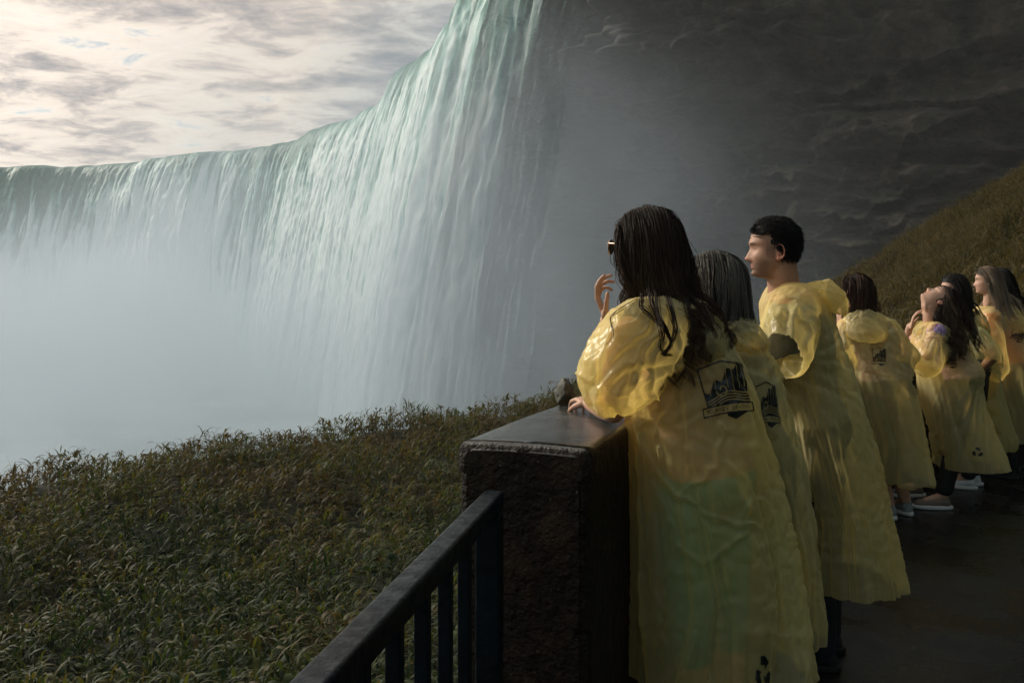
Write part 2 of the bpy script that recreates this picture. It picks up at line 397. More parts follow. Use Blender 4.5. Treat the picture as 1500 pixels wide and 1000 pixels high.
# break the cast concrete: chips, pits, soft waviness
nz = fbm(V[:, 0]*9, V[:, 1]*9, V[:, 2]*9, seed=300, oct=3)
ctr = np.repeat((W[:, :, :].mean(1))[:, None, :], k_, 1).reshape(-1, 3)
dv = V-ctr; dv[:, 2] = 0
V = V + dv*(nz*.010)[:, None]
bm = bmesh.new(); vv = [bm.verts.new(v) for v in V]
for f in me_f: bm.faces.new([vv[i] for i in f])
bm.faces.new([vv[i] for i in range(k_)][::-1])
bm.verts.ensure_lookup_table()
# finely divide the end face so that it carries relief
endf = [f for f in bm.faces if len(f.verts) > 4]
me = bpy.data.meshes.new('parapet_wall'); bm.to_mesh(me); bm.free()
t = mat('wet_concrete')
ob = t.tc.outputs['Object']
geo = t.N('ShaderNodeNewGeometry'); nz_ = t.N('ShaderNodeSeparateXYZ'); t.L(geo.outputs['Normal'], nz_.inputs[0])
up = t.ramp(nz_.outputs[2], [(.55, 0.0), (.9, 1.0)])
a = t.noise(ob, 7, 8, .7); b2 = t.noise(ob, 60, 5, .7); c2 = t.noise(t.mapping(ob, (16, 16, 1.2)), 1.0, 4, .6)
side = t.mix(t.ramp(c2, [(.4, 0.0), (.65, .7)]), t.ramp(a, [(.32, (.004, .003, .002)), (.5, (.018, .011, .006)), (.64, (.062, .036, .019))]), (.016, .014, .008))
vor = t.N('ShaderNodeTexVoronoi'); vor.inputs['Scale'].default_value = 45; t.L(ob, vor.inputs['Vector'])
chip = t.ramp(vor.outputs['Distance'], [(.10, 1.0), (.16, 0.0)]); chip = t.math('MULTIPLY', chip, t.ramp(t.noise(ob, 23, 3), [(.56, 0.0), (.6, 1.0)]))
side = t.mix(t.math('MULTIPLY', chip, .7), side, (.22, .17, .11))
topc = t.mix(t.ramp(t.noise(t.mapping(ob, (3, 12, 3), (0, 0, R(25))), 1.0, 7, .7), [(.35, 0.0), (.65, 1.0)]), (.030, .030, .028), (.080, .078, .070))
t.L(t.mix(up, side, topc), t.b.inputs['Base Color'])
rt = t.ramp(t.noise(ob, 5, 5, .6), [(.4, .06), (.62, .30)])
rs = t.math('ADD', t.math('MULTIPLY', rt, up), t.math('MULTIPLY', t.math('SUBTRACT', 1.0, up), .5))
t.L(rs, t.b.inputs['Roughness']); t.L(t.math('ADD', t.math('MULTIPLY', up, .35), .15), t.b.inputs['Specular IOR Level'])
hgt = t.math('ADD', t.math('MULTIPLY', a, t.math('SUBTRACT', 1.0, t.math('MULTIPLY', up, .9))), t.math('MULTIPLY', b2, t.math('SUBTRACT', .6, t.math('MULTIPLY', up, .57))))
t.L(bump(t, t.math('ADD', hgt, t.math('MULTIPLY', t.math('MULTIPLY', t.noise(ob, 17, 3, .7), 1.6), t.math('SUBTRACT', 1.0, up))), 1.0, .03), t.b.inputs['Normal'])
me.materials.append(t.m)
for p_ in me.polygons: p_.use_smooth = len(p_.vertices) == 4
wall = bpy.data.objects.new('parapet_wall', me); COL.objects.link(wall)
tag(wall, 'low curved concrete parapet wall with a wet flat top that the people lean on', 'wall')
wall_bvh = None

# ---------------------------------------------------------------- railing
t = mat('wet_painted_steel')
ob = t.tc.outputs['Object']
a = t.noise(t.mapping(ob, (6, 3, 6)), 1.0, 6, .65)
t.L(t.ramp(a, [(.35, (.002, .003, .004)), (.6, (.003, .008, .012)), (.75, (.008, .014, .018))]), t.b.inputs['Base Color'])
t.L(t.ramp(t.noise(ob, 26, 5, .6), [(.35, .28), (.65, .6)]), t.b.inputs['Roughness']); t.b.inputs['Specular IOR Level'].default_value = .17
t.L(bump(t, t.math('ADD', t.noise(ob, 22, 3, .5), t.math('MULTIPLY', t.noise(ob, 90, 4, .6), .4)), .5, .008), t.b.inputs['Normal'])
steel = t.m
rail = empty('steel_railing', (float(RAIL_A[0]), float(RAIL_A[1]), 0))
tag(rail, 'dark painted steel railing with upright bars fixed to the end of the parapet', 'railing')
rd = (RAIL_B-RAIL_A); rl = np.linalg.norm(rd); rd = rd/rl; rn = np.array([-rd[1], rd[0]])
def rbox(name, ctr0, dx, dy, sx, sy, z0, z1, bev, parent, segs=1, m=steel):
    """box: centre xy, axis dx (unit, half length sx), dy (half sy), from z0 to z1, bevelled"""
    bm = bmesh.new()
    vs8 = []
    for z in (z0, z1):
        for a, b in ((-1, -1), (1, -1), (1, 1), (-1, 1)):
            p = np.array(ctr0)+dx*a*sx+dy*b*sy; vs8.append(bm.verts.new((p[0], p[1], z)))
    for f in ((3, 2, 1, 0), (4, 5, 6, 7), (0, 1, 5, 4), (1, 2, 6, 5), (2, 3, 7, 6), (3, 0, 4, 7)): bm.faces.new([vs8[i] for i in f])
    if bev: bmesh.ops.bevel(bm, geom=bm.edges[:], offset=bev, segments=3, profile=.6, affect='EDGES')
    bmesh.ops.recalc_face_normals(bm, faces=bm.faces)
    me = bpy.data.meshes.new(name); bm.to_mesh(me); bm.free(); me.materials.append(m)
    for p_ in me.polygons: p_.use_smooth = True
    o = bpy.data.objects.new(name, me); COL.objects.link(o)
    if parent:
        o.parent = parent; o.matrix_parent_inverse = Matrix.Translation(-Vector(parent.location))
    md = o.modifiers.new('wn', 'WEIGHTED_NORMAL'); md.keep_sharp = True
    return o
ctr = RAIL_A+rd*rl/2
hr = rbox('handrail', ctr, rd, rn, rl/2, .026, .952, 1.0, .009, rail)
rbox('bottom_rail', ctr, rd, rn, rl/2-.02, .014, .12, .15, .004, rail)
rbox('end_post', RAIL_A+rd*.055, rd, rn, .030, .030, -.25, .951, .006, rail)
bars = []
first = None
for i in range(15):
    q = .30+.155*i
    if q > rl-.05: break
    if first is None:
        first = rbox('upright_bar', RAIL_A+rd*q, rd, rn, .0135, .0135, .151, .951, .004, rail)
        fx = RAIL_A+rd*q
    else:
        o = first.copy(); COL.objects.link(o); pos = RAIL_A+rd*q
        o.parent = rail; o.matrix_parent_inverse = first.matrix_parent_inverse.copy()
        o.location = (pos[0]-fx[0], pos[1]-fx[1], 0)
# ================================================================ people
def sphere_dirs(nu=14, nv=9):
    v = []
    for j in range(nv+1):
        ph = math.pi*j/nv
        for i in range(nu):
            th = 2*math.pi*i/nu; v.append((math.sin(ph)*math.cos(th), math.sin(ph)*math.sin(th), math.cos(ph)))
    f = []
    for j in range(nv):
        for i in range(nu):
            a, b, c_, d = j*nu+i, j*nu+(i+1) % nu, (j+1)*nu+(i+1) % nu, (j+1)*nu+i
            f.append((a, d, c_, b))
    return np.array(v), np.array(f)
SD, SF = sphere_dirs(); SDH, SFH = sphere_dirs(28, 18)
def frame_of(d, hint=(0, 0, 1)):
    d = np.asarray(d, float); d = d/np.linalg.norm(d); h = np.array(hint, float)
    if abs(d@h) > .97: h = np.array([0, 1.0, 0])
    x = np.cross(h, d); x /= np.linalg.norm(x); y = np.cross(d, x); return x, y, d
class Solid:
    """closed overlapping blobs, merged by a voxel remesh into one skin"""
    def __init__(s): s.V, s.F, s.n = [], [], 0
    def add(s, V, Fc): s.V.append(V); s.F.append(Fc+s.n); s.n += len(V)
    def cap(s, p1, r1, p2, r2, flat=1.0, axis=None, hi=False):
        """tapered capsule; flat scales it along axis"""
        p1, p2 = np.array(p1, float), np.array(p2, float); D, Fc = (SDH, SFH) if hi else (SD, SF)
        d = p2-p1
        if np.linalg.norm(d) < 1e-6: d = np.array([0, 0, 1e-5])
        x, y, z = frame_of(d)
        L = D[:, 0:1]*x+D[:, 1:2]*y+D[:, 2:3]*z
        top = D[:, 2:3] > 1e-6
        V = np.where(top, p2+L*r2, p1+L*r1)
        eq = np.abs(D[:, 2:3]) <= 1e-6
        V = np.where(eq, (p1+p2)/2+L*(r1+r2)/2, V)
        if axis is not None and flat != 1.0:
            a = np.array(axis, float); a /= np.linalg.norm(a)
            # distance from the centre line along the axis is scaled
            u = d/np.linalg.norm(d); tt = np.clip((V-p1)@u, 0, np.linalg.norm(d)); cl = p1+tt[:, None]*u
            q = (V-cl)@a; V = V + (flat-1)*q[:, None]*a
        s.add(V, Fc)
    def chain(s, pts, flat=1.0, axis=None, hi=False):
        for (a, ra), (b, rb) in zip(pts[:-1], pts[1:]): s.cap(a, ra, b, rb, flat, axis, hi)
    def ell(s, c_, ax, rad, hi=True):
        D, Fc = (SDH, SFH) if hi else (SD, SF)
        A = np.array(ax, float); V = np.array(c_)+(D*np.array(rad))@A; s.add(V, Fc)
    def loft(s, rings, seg=36):
        """rings: centre (x,y,z), half width along ax, half depth along ay, ax, power of the superellipse"""
        th = np.linspace(0, 2*np.pi, seg, endpoint=False); V = []
        for c_, rx, ry, ax, ay, pw in rings:
            cx, sx_ = np.cos(th), np.sin(th)
            ex = np.sign(cx)*np.abs(cx)**(2/pw); ey = np.sign(sx_)*np.abs(sx_)**(2/pw)
            V.append(np.array(c_)+ex[:, None]*rx*np.array(ax)+ey[:, None]*ry*np.array(ay))
        n = len(rings); V = np.concatenate(V); Fc = [(i*seg+j, i*seg+(j+1) % seg, (i+1)*seg+(j+1) % seg, (i+1)*seg+j) for i in range(n-1) for j in range(seg)]
        c0, c1 = len(V), len(V)+1; V = np.vstack([V, [rings[0][0]], [rings[-1][0]]])
        Fc += [(c0, (j+1) % seg, j, j) for j in range(seg)]; Fc += [(c1, (n-1)*seg+j, (n-1)*seg+(j+1) % seg, (n-1)*seg+(j+1) % seg) for j in range(seg)]
        s.add(V, np.array(Fc))
    def build(s, voxel, smooth=3, name='solid'):
        V = np.concatenate(s.V); Fc = np.concatenate(s.F)
        bm = bmesh.new(); vv = [bm.verts.new(v) for v in V]
        for f in Fc:
            ff = list(dict.fromkeys(int(i) for i in f))
            if len(ff) > 2:
                try: bm.faces.new([vv[i] for i in ff])
                except ValueError: pass
        bmesh.ops.remove_doubles(bm, verts=bm.verts[:], dist=1e-6)
        me = bpy.data.meshes.new(name); bm.to_mesh(me); bm.free()
        o = bpy.data.objects.new(name, me); COL.objects.link(o)
        md = o.modifiers.new('r', 'REMESH'); md.mode = 'VOXEL'; md.voxel_size = voxel; md.adaptivity = 0
        if smooth:
            sm = o.modifiers.new('s', 'SMOOTH'); sm.factor = .5; sm.iterations = smooth
        dg = bpy.context.evaluated_depsgraph_get(); dg.update()
        m2 = bpy.data.meshes.new_from_object(o.evaluated_get(dg)); m2.name = name
        bpy.data.objects.remove(o); bpy.data.meshes.remove(me)
        return m2
def mesh_arrays(me):
    V = np.empty(len(me.vertices)*3, np.float32); me.vertices.foreach_get('co', V); V = V.reshape(-1, 3).astype(float)
    n = len(me.polygons); tot = np.empty(n, np.int32); me.polygons.foreach_get('loop_total', tot)
    L = np.empty(len(me.loops), np.int32); me.loops.foreach_get('vertex_index', L)
    return V, L, tot
def link(name, me, mats, parent=None, smooth=True):
    o = bpy.data.objects.new(name, me); COL.objects.link(o); me.name = name
    me.materials.clear()
    for m in mats: me.materials.append(m)
    me.polygons.foreach_set('use_smooth', np.full(len(me.polygons), smooth))
    if parent is not None: o.parent = parent
    return o

# ------------------------------------------------ head
def cr(zs, ks, vs_):   # smooth interpolation of a profile
    o = np.argsort(ks); ks = np.array(ks, float)[o]; vs_ = np.array(vs_, float)[o]
    m = np.gradient(vs_, ks); i = np.clip(np.searchsorted(ks, zs)-1, 0, len(ks)-2)
    h = ks[i+1]-ks[i]; u = np.clip((zs-ks[i])/h, 0, 1)
    return (2*u**3-3*u**2+1)*vs_[i]+(u**3-2*u**2+u)*h*m[i]+(-2*u**3+3*u**2)*vs_[i+1]+(u**3-u**2)*h*m[i+1]
def head_mesh(k=1.0, female=True, hi=True):
    """head in its own frame: x right, y face, z up, origin between the ears at eye level; closed at the neck"""
    nz_, nt = (96, 96) if hi else (60, 56)
    zt = .122; zb = -.135
    ph = np.linspace(0, 1, nz_); zz_ = zb+(zt-zb)*(.5-.5*np.cos(np.pi*ph))
    kz = [.122, .114, .100, .080, .050, .022, .004, -.020, -.040, -.058, -.075, -.095, -.108, -.116, -.124, -.135]
    fr = [.005, .036, .058, .076, .089, .0945, .088, .0875, .0885, .0885, .0865, .085, .080, .062, .030, .008]
    bk = [.008, -.040, -.067, -.088, -.102, -.104, -.102, -.094, -.086, -.078, -.070, -.063, -.060, -.059, -.058, -.055]
    wd = [.004, .038, .056, .068, .0755, .0765, .0755, .0725, .070, .066, .061, .050, .044, .042, .042, .040]
    if female: wd = [w_*(.97 if z_ > -.03 else .92) for w_, z_ in zip(wd, kz)]
    f, b, w_ = cr(zz_, kz, fr), cr(zz_, kz, bk), cr(zz_, kz, wd)
    th = np.linspace(0, 2*np.pi, nt, endpoint=False)
    Z, T = np.meshgrid(zz_, th, indexing='ij'); c0 = ((f+b)/2)[:, None]; hd = ((f-b)/2)[:, None]
    sx_, cy_ = np.sin(T), np.cos(T)
    pw = 2.15
    X = np.sign(sx_)*np.abs(sx_)**(2/pw)*w_[:, None]; Y = c0+np.sign(cy_)*np.abs(cy_)**(2/pw)*hd
    # the jaw tapers to the chin
    g = lambda x0, z0, sx0, sz0: np.exp(-((np.abs(X)-x0)/sx0)**2-((Z-z0)/sz0)**2)*(cy_ > 0)
    jaw = sstep(-.02, -.11, Z)*(cy_ > 0)
    X = X*(1-.30*jaw*np.clip(cy_, 0, 1))
    Y0 = Y.copy()
    nose = np.exp(-(X/ .0125)**2)*np.interp(Z, [-.056, -.050, -.040, -.028, -.008, .010, .02], [0, .013, .028, .022, .011, .003, 0])*(cy_ > 0)
    nose += np.exp(-((np.abs(X)-.012)/.008)**2)*np.interp(Z, [-.056, -.049, -.04, -.03], [0, .010, .009, 0])*(cy_ > 0)
    Y = Y+nose
    Y += -.0125*g(.031, .000, .017, .013)                       # sockets
    Y += .0085*g(.031, -.001, .0115, .0085)                     # eyeballs under the lids
    Y += .0048*g(.028, .022, .026, .009)*(1 if not female else .6)   # brows
    Y += .004*g(.040, -.032, .018, .014)                        # cheekbones
    lip = np.exp(-(X/.021)**2)*(cy_ > 0)
    Y += lip*(.0062*np.exp(-((Z+.0665)/.0042)**2)+.0070*np.exp(-((Z+.0765)/.0046)**2)-.0050*np.exp(-((Z+.0715)/.0022)**2)-.004*np.exp(-((Z+.087)/.006)**2))
    Y += .0065*np.exp(-(X/.018)**2-((Z+.102)/.012)**2)*(cy_ > 0)  # chin
    Y += -.004*np.exp(-(X/.005)**2-((Z+.060)/.004)**2)*(cy_ > 0)
    V = np.stack([X, Y, Z], -1).reshape(-1, 3)
    nV = len(V); V = np.vstack([V, [0, (f[0]+b[0])/2, zb-.001], [0, (f[-1]+b[-1])/2, zt+.0005]])
    Fc = [(i*nt+(j+1) % nt, i*nt+j, (i+1)*nt+j, (i+1)*nt+(j+1) % nt) for i in range(nz_-1) for j in range(nt)]
    Fc += [(nV, j, (j+1) % nt, (j+1) % nt) for j in range(nt)]
    Fc += [(nV+1, (nz_-1)*nt+(j+1) % nt, (nz_-1)*nt+j, (nz_-1)*nt+j) for j in range(nt)]
    return V*k, np.array(Fc)
def rot_from(fwd, up=(0, 0, 1), roll=0):
    """rows: right, forward, up of a head that looks along fwd"""
    f = np.array(fwd, float); f /= np.linalg.norm(f); r = np.cross(f, up); r /= np.linalg.norm(r); u = np.cross(r, f)
    if roll:
        c_, s_ = math.cos(roll), math.sin(roll); r, u = r*c_+u*s_, u*c_-r*s_
    return np.array([r, f, u])
def add_ears(sol, c_, A, k=1.0):
    for sgn in (-1, 1):
        pts = []
        for i in range(11):
            a = R(-120+250*i/10)                 # rim of the ear
            yy = -.010-.016*math.cos(a)*-1*.9; zz0 = -.018+.030*math.sin(a)
            yy = -.006-.017*math.cos(a)
            pts.append((c_+(np.array([sgn*(.079+.006*(math.cos(a)+1)*.9), yy-.010, zz0])*k)@A, .0042*k))
        sol.chain(pts)
        sol.ell(c_+(np.array([sgn*.077, -.015, -.030])*k)@A, A, (.006*k, .012*k, .022*k), False)
        sol.ell(c_+(np.array([sgn*.080, -.010, -.046])*k)@A, A, (.005*k, .008*k, .009*k), False)

# ------------------------------------------------ hand
def add_hand(sol, wrist, fdir, pnorm, curls, spread=.10, k=1.0, thumb=.6, side=1, rad=.0088):
    """palm and five fingers. fdir: wrist to knuckles, pnorm: out of the palm, side: +1 when the thumb lies along cross(fdir, pnorm)"""
    f = np.array(fdir, float); f /= np.linalg.norm(f); n = np.array(pnorm, float); n -= (n@f)*f; n /= np.linalg.norm(n)
    s_ = np.cross(f, n)*side; wrist = np.array(wrist, float)
    for q in (-.026, -.009, .009, .026):
        sol.cap(wrist+s_*q*.62*k, .0125*k, wrist+f*.082*k+s_*q*k, .0105*k, .8, n)
    lens = [(.044, .026, .020), (.048, .030, .021), (.044, .028, .020), (.034, .021, .018)]
    for i, q in enumerate((.027, .009, -.010, -.028)):
        base = wrist+f*(.086-.004*abs(i-1))*k+s_*q*k
        d = f+s_*spread*(1.2-i*.8); d /= np.linalg.norm(d)
        ang = curls[i] if not np.isscalar(curls) else curls
        r0 = rad*k*(1-.05*i); p = base; a = 0
        for j, L in enumerate(lens[i]):
            a += ang*(.8, 1.15, .75)[j]
            dd = d*math.cos(a)+n*math.sin(a); p2 = p+dd*L*k
            sol.cap(p, r0*(1-.10*j), p2, r0*(.92-.10*j)); p = p2
    tb = wrist+f*.018*k+s_*.026*k; t1 = tb+(f*.65+s_*.75*(.5+thumb*.6)+n*.35)*.040*k
    d2 = f*.85+s_*.35*thumb+n*.45; d2 /= np.linalg.norm(d2); t2 = t1+d2*.032*k
    d3 = f*.9+n*.5-s_*.05; d3 /= np.linalg.norm(d3); t3 = t2+d3*.026*k
    sol.cap(tb, .0135*k, t1, .0100*k); sol.cap(t1, .0096*k, t2, .0085*k); sol.cap(t2, .0085*k, t3, .0072*k)

# ------------------------------------------------ materials
def skin_mat(name, col, rough=.58):
    t = mat(name)
    a = t.noise(t.tc.outputs['Object'], 30, 5, .6)
    pt_ = t.N('ShaderNodeAttribute', attribute_name='paint')
    c2 = t.mix(t.ramp(a, [(.35, 0.0), (.7, 1.0)]), col, tuple(x*y for x, y in zip(col, (.86, .74, .70))))
    mk = t.N('ShaderNodeAttribute', attribute_name='lips').outputs['Fac']; c2 = t.mix(mk, c2, (col[0]*.75, col[1]*.38, col[2]*.38))
    mk = t.N('ShaderNodeAttribute', attribute_name='stubble').outputs['Fac']; c2 = t.mix(mk, c2, (.055, .035, .025))
    mk = t.N('ShaderNodeAttribute', attribute_name='flush').outputs['Fac']; c2 = t.mix(mk, c2, (col[0]*1.1, col[1]*.55, col[2]*.45))
    t.L(c2, t.b.inputs['Base Color']); t.b.inputs['Roughness'].default_value = rough
    t.b.inputs['Subsurface Weight'].default_value = .12; t.b.inputs['Subsurface Radius'].default_value = (.012, .004, .002)
    t.b.inputs['Subsurface Scale'].default_value = 1.0
    t.L(bump(t, t.noise(t.tc.outputs['Object'], 260, 3, .6), .25, .002), t.b.inputs['Normal'])
    return t.m
def cloth_mat(name, col, rough=.8, col2=None, scale=40):
    t = mat(name); a = t.noise(t.tc.outputs['Object'], scale, 4, .6)
    t.L(t.mix(t.ramp(a, [(.4, 0.0), (.6, 1.0)]), col, col2 or tuple(x*.7 for x in col)), t.b.inputs['Base Color']); t.b.inputs['Roughness'].default_value = rough
    t.L(bump(t, t.noise(t.tc.outputs['Object'], 300, 2), .3, .003), t.b.inputs['Normal'])
    return t.m
def hair_mat(name, dark, light, tipc=None):
    t = mat(name)
    h = t.N('ShaderNodeAttribute', attribute_name='hue').outputs['Fac']; ti = t.N('ShaderNodeAttribute', attribute_name='tip').outputs['Fac']
    c_ = t.ramp(h, [(.25, dark), (.85, light)])
    if tipc: c_ = t.mix(t.math('MULTIPLY', ti, .9), c_, tipc)
    t.L(c_, t.b.inputs['Base Color']); t.b.inputs['Roughness'].default_value = .66
    t.b.inputs['Specular IOR Level'].default_value = .2
    return t.m
def poncho_mat(name, col=(.96, .82, .36), clear=.60, crinkle=1.0):
    t = mat(name); ob = t.tc.outputs['Object']
    big = t.noise(ob, 2.6, 3, .5)
    colr = t.mix(t.ramp(big, [(.35, 0.0), (.7, 1.0)]), col, (col[0]*.94, col[1]*1.0, col[2]*1.25))
    # crinkles of thin plastic: sharp ridges
    def ridges(scale, dist, sc=(1, 1, .6)):
        v = t.N('ShaderNodeTexVoronoi', feature='DISTANCE_TO_EDGE'); v.inputs['Scale'].default_value = scale
        nz0 = t.N('ShaderNodeTexNoise'); nz0.inputs['Scale'].default_value = scale*.7; t.L(ob, nz0.inputs['Vector'])
        sc_ = t.N('ShaderNodeVectorMath', operation='MULTIPLY_ADD'); t.L(nz0.outputs['Color'], sc_.inputs[0]); sc_.inputs[1].default_value = (dist,)*3; t.L(t.mapping(ob, sc), sc_.inputs[2])
        t.L(sc_.outputs[0], v.inputs['Vector']); return v.outputs['Distance']
    h = t.math('ADD', ridges(6, .16, (1, 1, .16)), t.math('MULTIPLY', ridges(19, .08, (1, 1, .22)), .30))
    h = t.math('ADD', h, t.math('MULTIPLY', t.noise(ob, 40, 4, .6), .10))
    nb = bump(t, h, .26*crinkle, .03)
    t.L(colr, t.b.inputs['Base Color']); t.b.inputs['Roughness'].default_value = .30; t.b.inputs['Specular IOR Level'].default_value = .6
    t.L(nb, t.b.inputs['Normal'])
    tr = t.N('ShaderNodeBsdfTranslucent'); t.L(t.mix(1.0, colr, (1.10, 1.02, .80), 'MULTIPLY'), tr.inputs[0]); t.L(nb, tr.inputs['Normal'])
    m1 = t.N('ShaderNodeMixShader'); m1.inputs[0].default_value = .50; t.L(t.b.outputs[0], m1.inputs[1]); t.L(tr.outputs[0], m1.inputs[2])
    tp = t.N('ShaderNodeBsdfTransparent'); tp.inputs[0].default_value = (.98, .91, .70, 1)
    lw = t.N('ShaderNodeLayerWeight'); lw.inputs[0].default_value = .35; t.L(nb, lw.inputs['Normal'])
    fac = t.math('MULTIPLY', t.math('SUBTRACT', 1.0, lw.outputs['Facing']), clear)
    m2 = t.N('ShaderNodeMixShader'); t.L(fac, m2.inputs[0]); t.L(m1.outputs[0], m2.inputs[1]); t.L(tp.outputs[0], m2.inputs[2])
    t.L(m2.outputs[0], t.out.inputs[0]); return t.m
PON = poncho_mat('yellow_plastic'); INK = mat('black_ink'); INK.b.inputs['Base Color'].default_value = (.006, .009, .008, 1); INK.b.inputs['Roughness'].default_value = .4; INK = INK.m
SKIN = skin_mat('skin', (.52, .33, .23)); SKIN2 = skin_mat('tanned_skin', (.44, .255, .165))
M_HAIR = hair_mat('dark_brown_hair', (.010, .007, .005), (.055, .033, .019), (.065, .038, .021))
M_HAIRB = hair_mat('black_hair', (.006, .006, .006), (.020, .017, .015))
M_GREY = hair_mat('greying_hair', (.010, .010, .009), (.26, .235, .19))
M_BROWN = hair_mat('chestnut_hair', (.016, .009, .006), (.060, .030, .016), (.075, .034, .018))
M_BLOND = hair_mat('streaked_blonde_hair', (.030, .022, .016), (.20, .145, .095), (.38, .29, .20))

HV, HF = head_mesh(1.0, True, True)
HVm, HFm = head_mesh(1.0, False, True)
def radtable(V):
    q = V-np.array([0, -.004, 0]); r = np.linalg.norm(q, axis=1); d = q/r[:, None]
    T_ = np.zeros((49, 97)); g1 = np.stack(np.meshgrid(np.linspace(0, np.pi, 49), np.linspace(-np.pi, np.pi, 97), indexing='ij'), -1).reshape(-1, 2)
    D_ = np.stack([np.sin(g1[:, 0])*np.cos(g1[:, 1]), np.sin(g1[:, 0])*np.sin(g1[:, 1]), np.cos(g1[:, 0])], 1)
    return r[np.argmax(D_@d.T, 1)].reshape(49, 97)
RTAB = radtable(HV)
def hrad(d):
    d = d/np.maximum(np.linalg.norm(d, axis=1), 1e-9)[:, None]
    a = np.arccos(np.clip(d[:, 2], -1, 1))/np.pi*48; b = (np.arctan2(d[:, 1], d[:, 0])+np.pi)/(2*np.pi)*96
    i, j = np.clip(a.astype(int), 0, 47), np.clip(b.astype(int), 0, 95); fa, fb = a-i, b-j
    return (RTAB[i, j]*(1-fa)*(1-fb)+RTAB[i+1, j]*fa*(1-fb)+RTAB[i, j+1]*(1-fa)*fb+RTAB[i+1, j+1]*fa*fb)
# ------------------------------------------------ hair strands
def hair(name, c_, A, k, parent, m, n_clump, per, length, seg=20, part=(0, .25), colliders=(), drift=(0, 0, 0), wave=.012, rad=.0013, seed=1, tight=.75, hairline=.62, vol=.010, zmin=-.35, loose=0, fmax=.05, lift=0.0):
    g = np.random.default_rng(seed)
    n = n_clump*per
    # directions on the scalp: everything but the face and the throat
    def scalp(nn):
        out = []
        while len(out) < nn:
            d = g.normal(size=3); d /= np.linalg.norm(d)
            face = d[1]; low = d[2]
            if low < zmin: continue
            if face > .10 and low < hairline-.10*(1-face): continue
            if abs(d[0]) > .8 and low < .05 and face > -.15: continue
            out.append(d)
        return np.array(out)
    cd_ = scalp(n_clump); rt = np.repeat(cd_, per, 0)+g.normal(0, .10, (n, 3)); rt /= np.linalg.norm(rt, axis=1)[:, None]
    rad3 = np.array([.0785, .103, .122])*k
    # locks: a strand starts by itself and gathers on its clump's path
    def trace(d, layer):
        p = d/np.linalg.norm(d, axis=1)[:, None]*(hrad(d)*k+.003)[:, None]+np.array([0, -.004*k, 0])
        px_ = d[:, 0]-part[0]*.1
        flow = np.stack([np.sign(px_+1e-6)*.55+d[:, 0]*.5, -.65+0*px_, .25-1.1*(d[:, 2] < .75)], 1)
        nrm_ = d/np.linalg.norm(d, axis=1)[:, None]
        v = flow-(flow*nrm_).sum(1)[:, None]*nrm_+nrm_*lift; v /= np.linalg.norm(v, axis=1)[:, None]
        W = c_+p@A; vw = v@A; pts = [W.copy()]
        st_ = (length if np.isscalar(length) else length)/seg
        dr = np.array(drift, float)
        for i in range(seg):
            tt = (i+1)/seg
            tgt = np.array([0, 0, -1.0])+dr*min(1, tt*2)
            vw = vw*.70+tgt*(.30 if lift == 0 else .12); vw /= np.linalg.norm(vw, axis=1)[:, None]
            L = st_*lenf[:len(d)] if len(d) == n else st_*lenc
            W = W+vw*L[:, None]
            loc = (W-c_)@A.T
            lc = loc-np.array([0, -.004*k, 0]); rr = np.linalg.norm(lc, axis=1); low_ = lc[:, 2] < -.10*k
            dq = lc.copy(); dq[:, 2] = np.maximum(dq[:, 2], -.05*k); lim = hrad(dq)*k+.005+layer*vol
            push = (rr < lim) & ~low_
            loc = np.where(push[:, None], lc*(lim/np.maximum(rr, 1e-6))[:, None]+np.array([0, -.004*k, 0]), loc)
            # keep hair off the face
            ff = (loc[:, 1] > fmax*k) & (loc[:, 2] < .060*k)
            loc[:, 1] = np.where(ff, fmax*k, loc[:, 1]); loc[:, 0] = np.where(ff & (np.abs(loc[:, 0]) < .080*k) & (loc[:, 2] > -.15*k), np.sign(loc[:, 0]+1e-9)*.082*k, loc[:, 0])
            W = c_+loc@A
            for cc, cax, cr_ in colliders:
                q = ((W-cc)@np.array(cax).T)/np.array(cr_); rr = np.linalg.norm(q, axis=1); hit = rr < 1+layer*.05
                W = np.where(hit[:, None], cc+((W-cc)*((1+layer*.05)/np.maximum(rr, 1e-6))[:, None]), W)
            pts.append(W.copy()); vw = pts[-1]-pts[-2]; vw /= np.maximum(np.linalg.norm(vw, axis=1), 1e-9)[:, None]
        return np.stack(pts, 1)
    lenc = g.uniform(.80, 1.08, n_clump); lenf = np.repeat(lenc, per)*g.uniform(.85, 1.03, n)
    layc = g.uniform(0, 1, n_clump); T1 = trace(rt, np.repeat(layc, per)*.9+g.uniform(0, .2, n)); TC = np.repeat(trace(cd_, layc), per, 0)
    s = np.linspace(0, 1, seg+1)
    wgt = (tight*sstep(.05, .85, s))[None, :, None]
    Pn = T1*(1-wgt)+TC*wgt
    phc = np.repeat(g.uniform(0, 6.28, (n_clump, 3)), per, 0); frq = np.repeat(g.uniform(9, 17, n_clump), per)
    off = g.normal(0, 1, (n, 3))*.0035
    amp_ = wave*sstep(.12, 1, s)
    arc_ = s[None, :]*length
    for q in range(3):
        Pn[:, :, q] += amp_*np.sin(frq[:, None]*2.4*arc_+phc[:, q:q+1])*(1 if q < 2 else .3)+off[:, q:q+1]*(1-.35*s)[None, :]
    if loose:
        li = g.choice(n, loose, False); Pn[li] += (g.normal(0, .018, (loose, 1, 3))*(s**1.5)[None, :, None])+ .02*np.sin(6*s[None, :, None]+g.uniform(0, 6, (loose, 1, 3)))*s[None, :, None]
    # three-sided tubes
    d = np.gradient(Pn, axis=1); d /= np.maximum(np.linalg.norm(d, axis=2), 1e-9)[..., None]
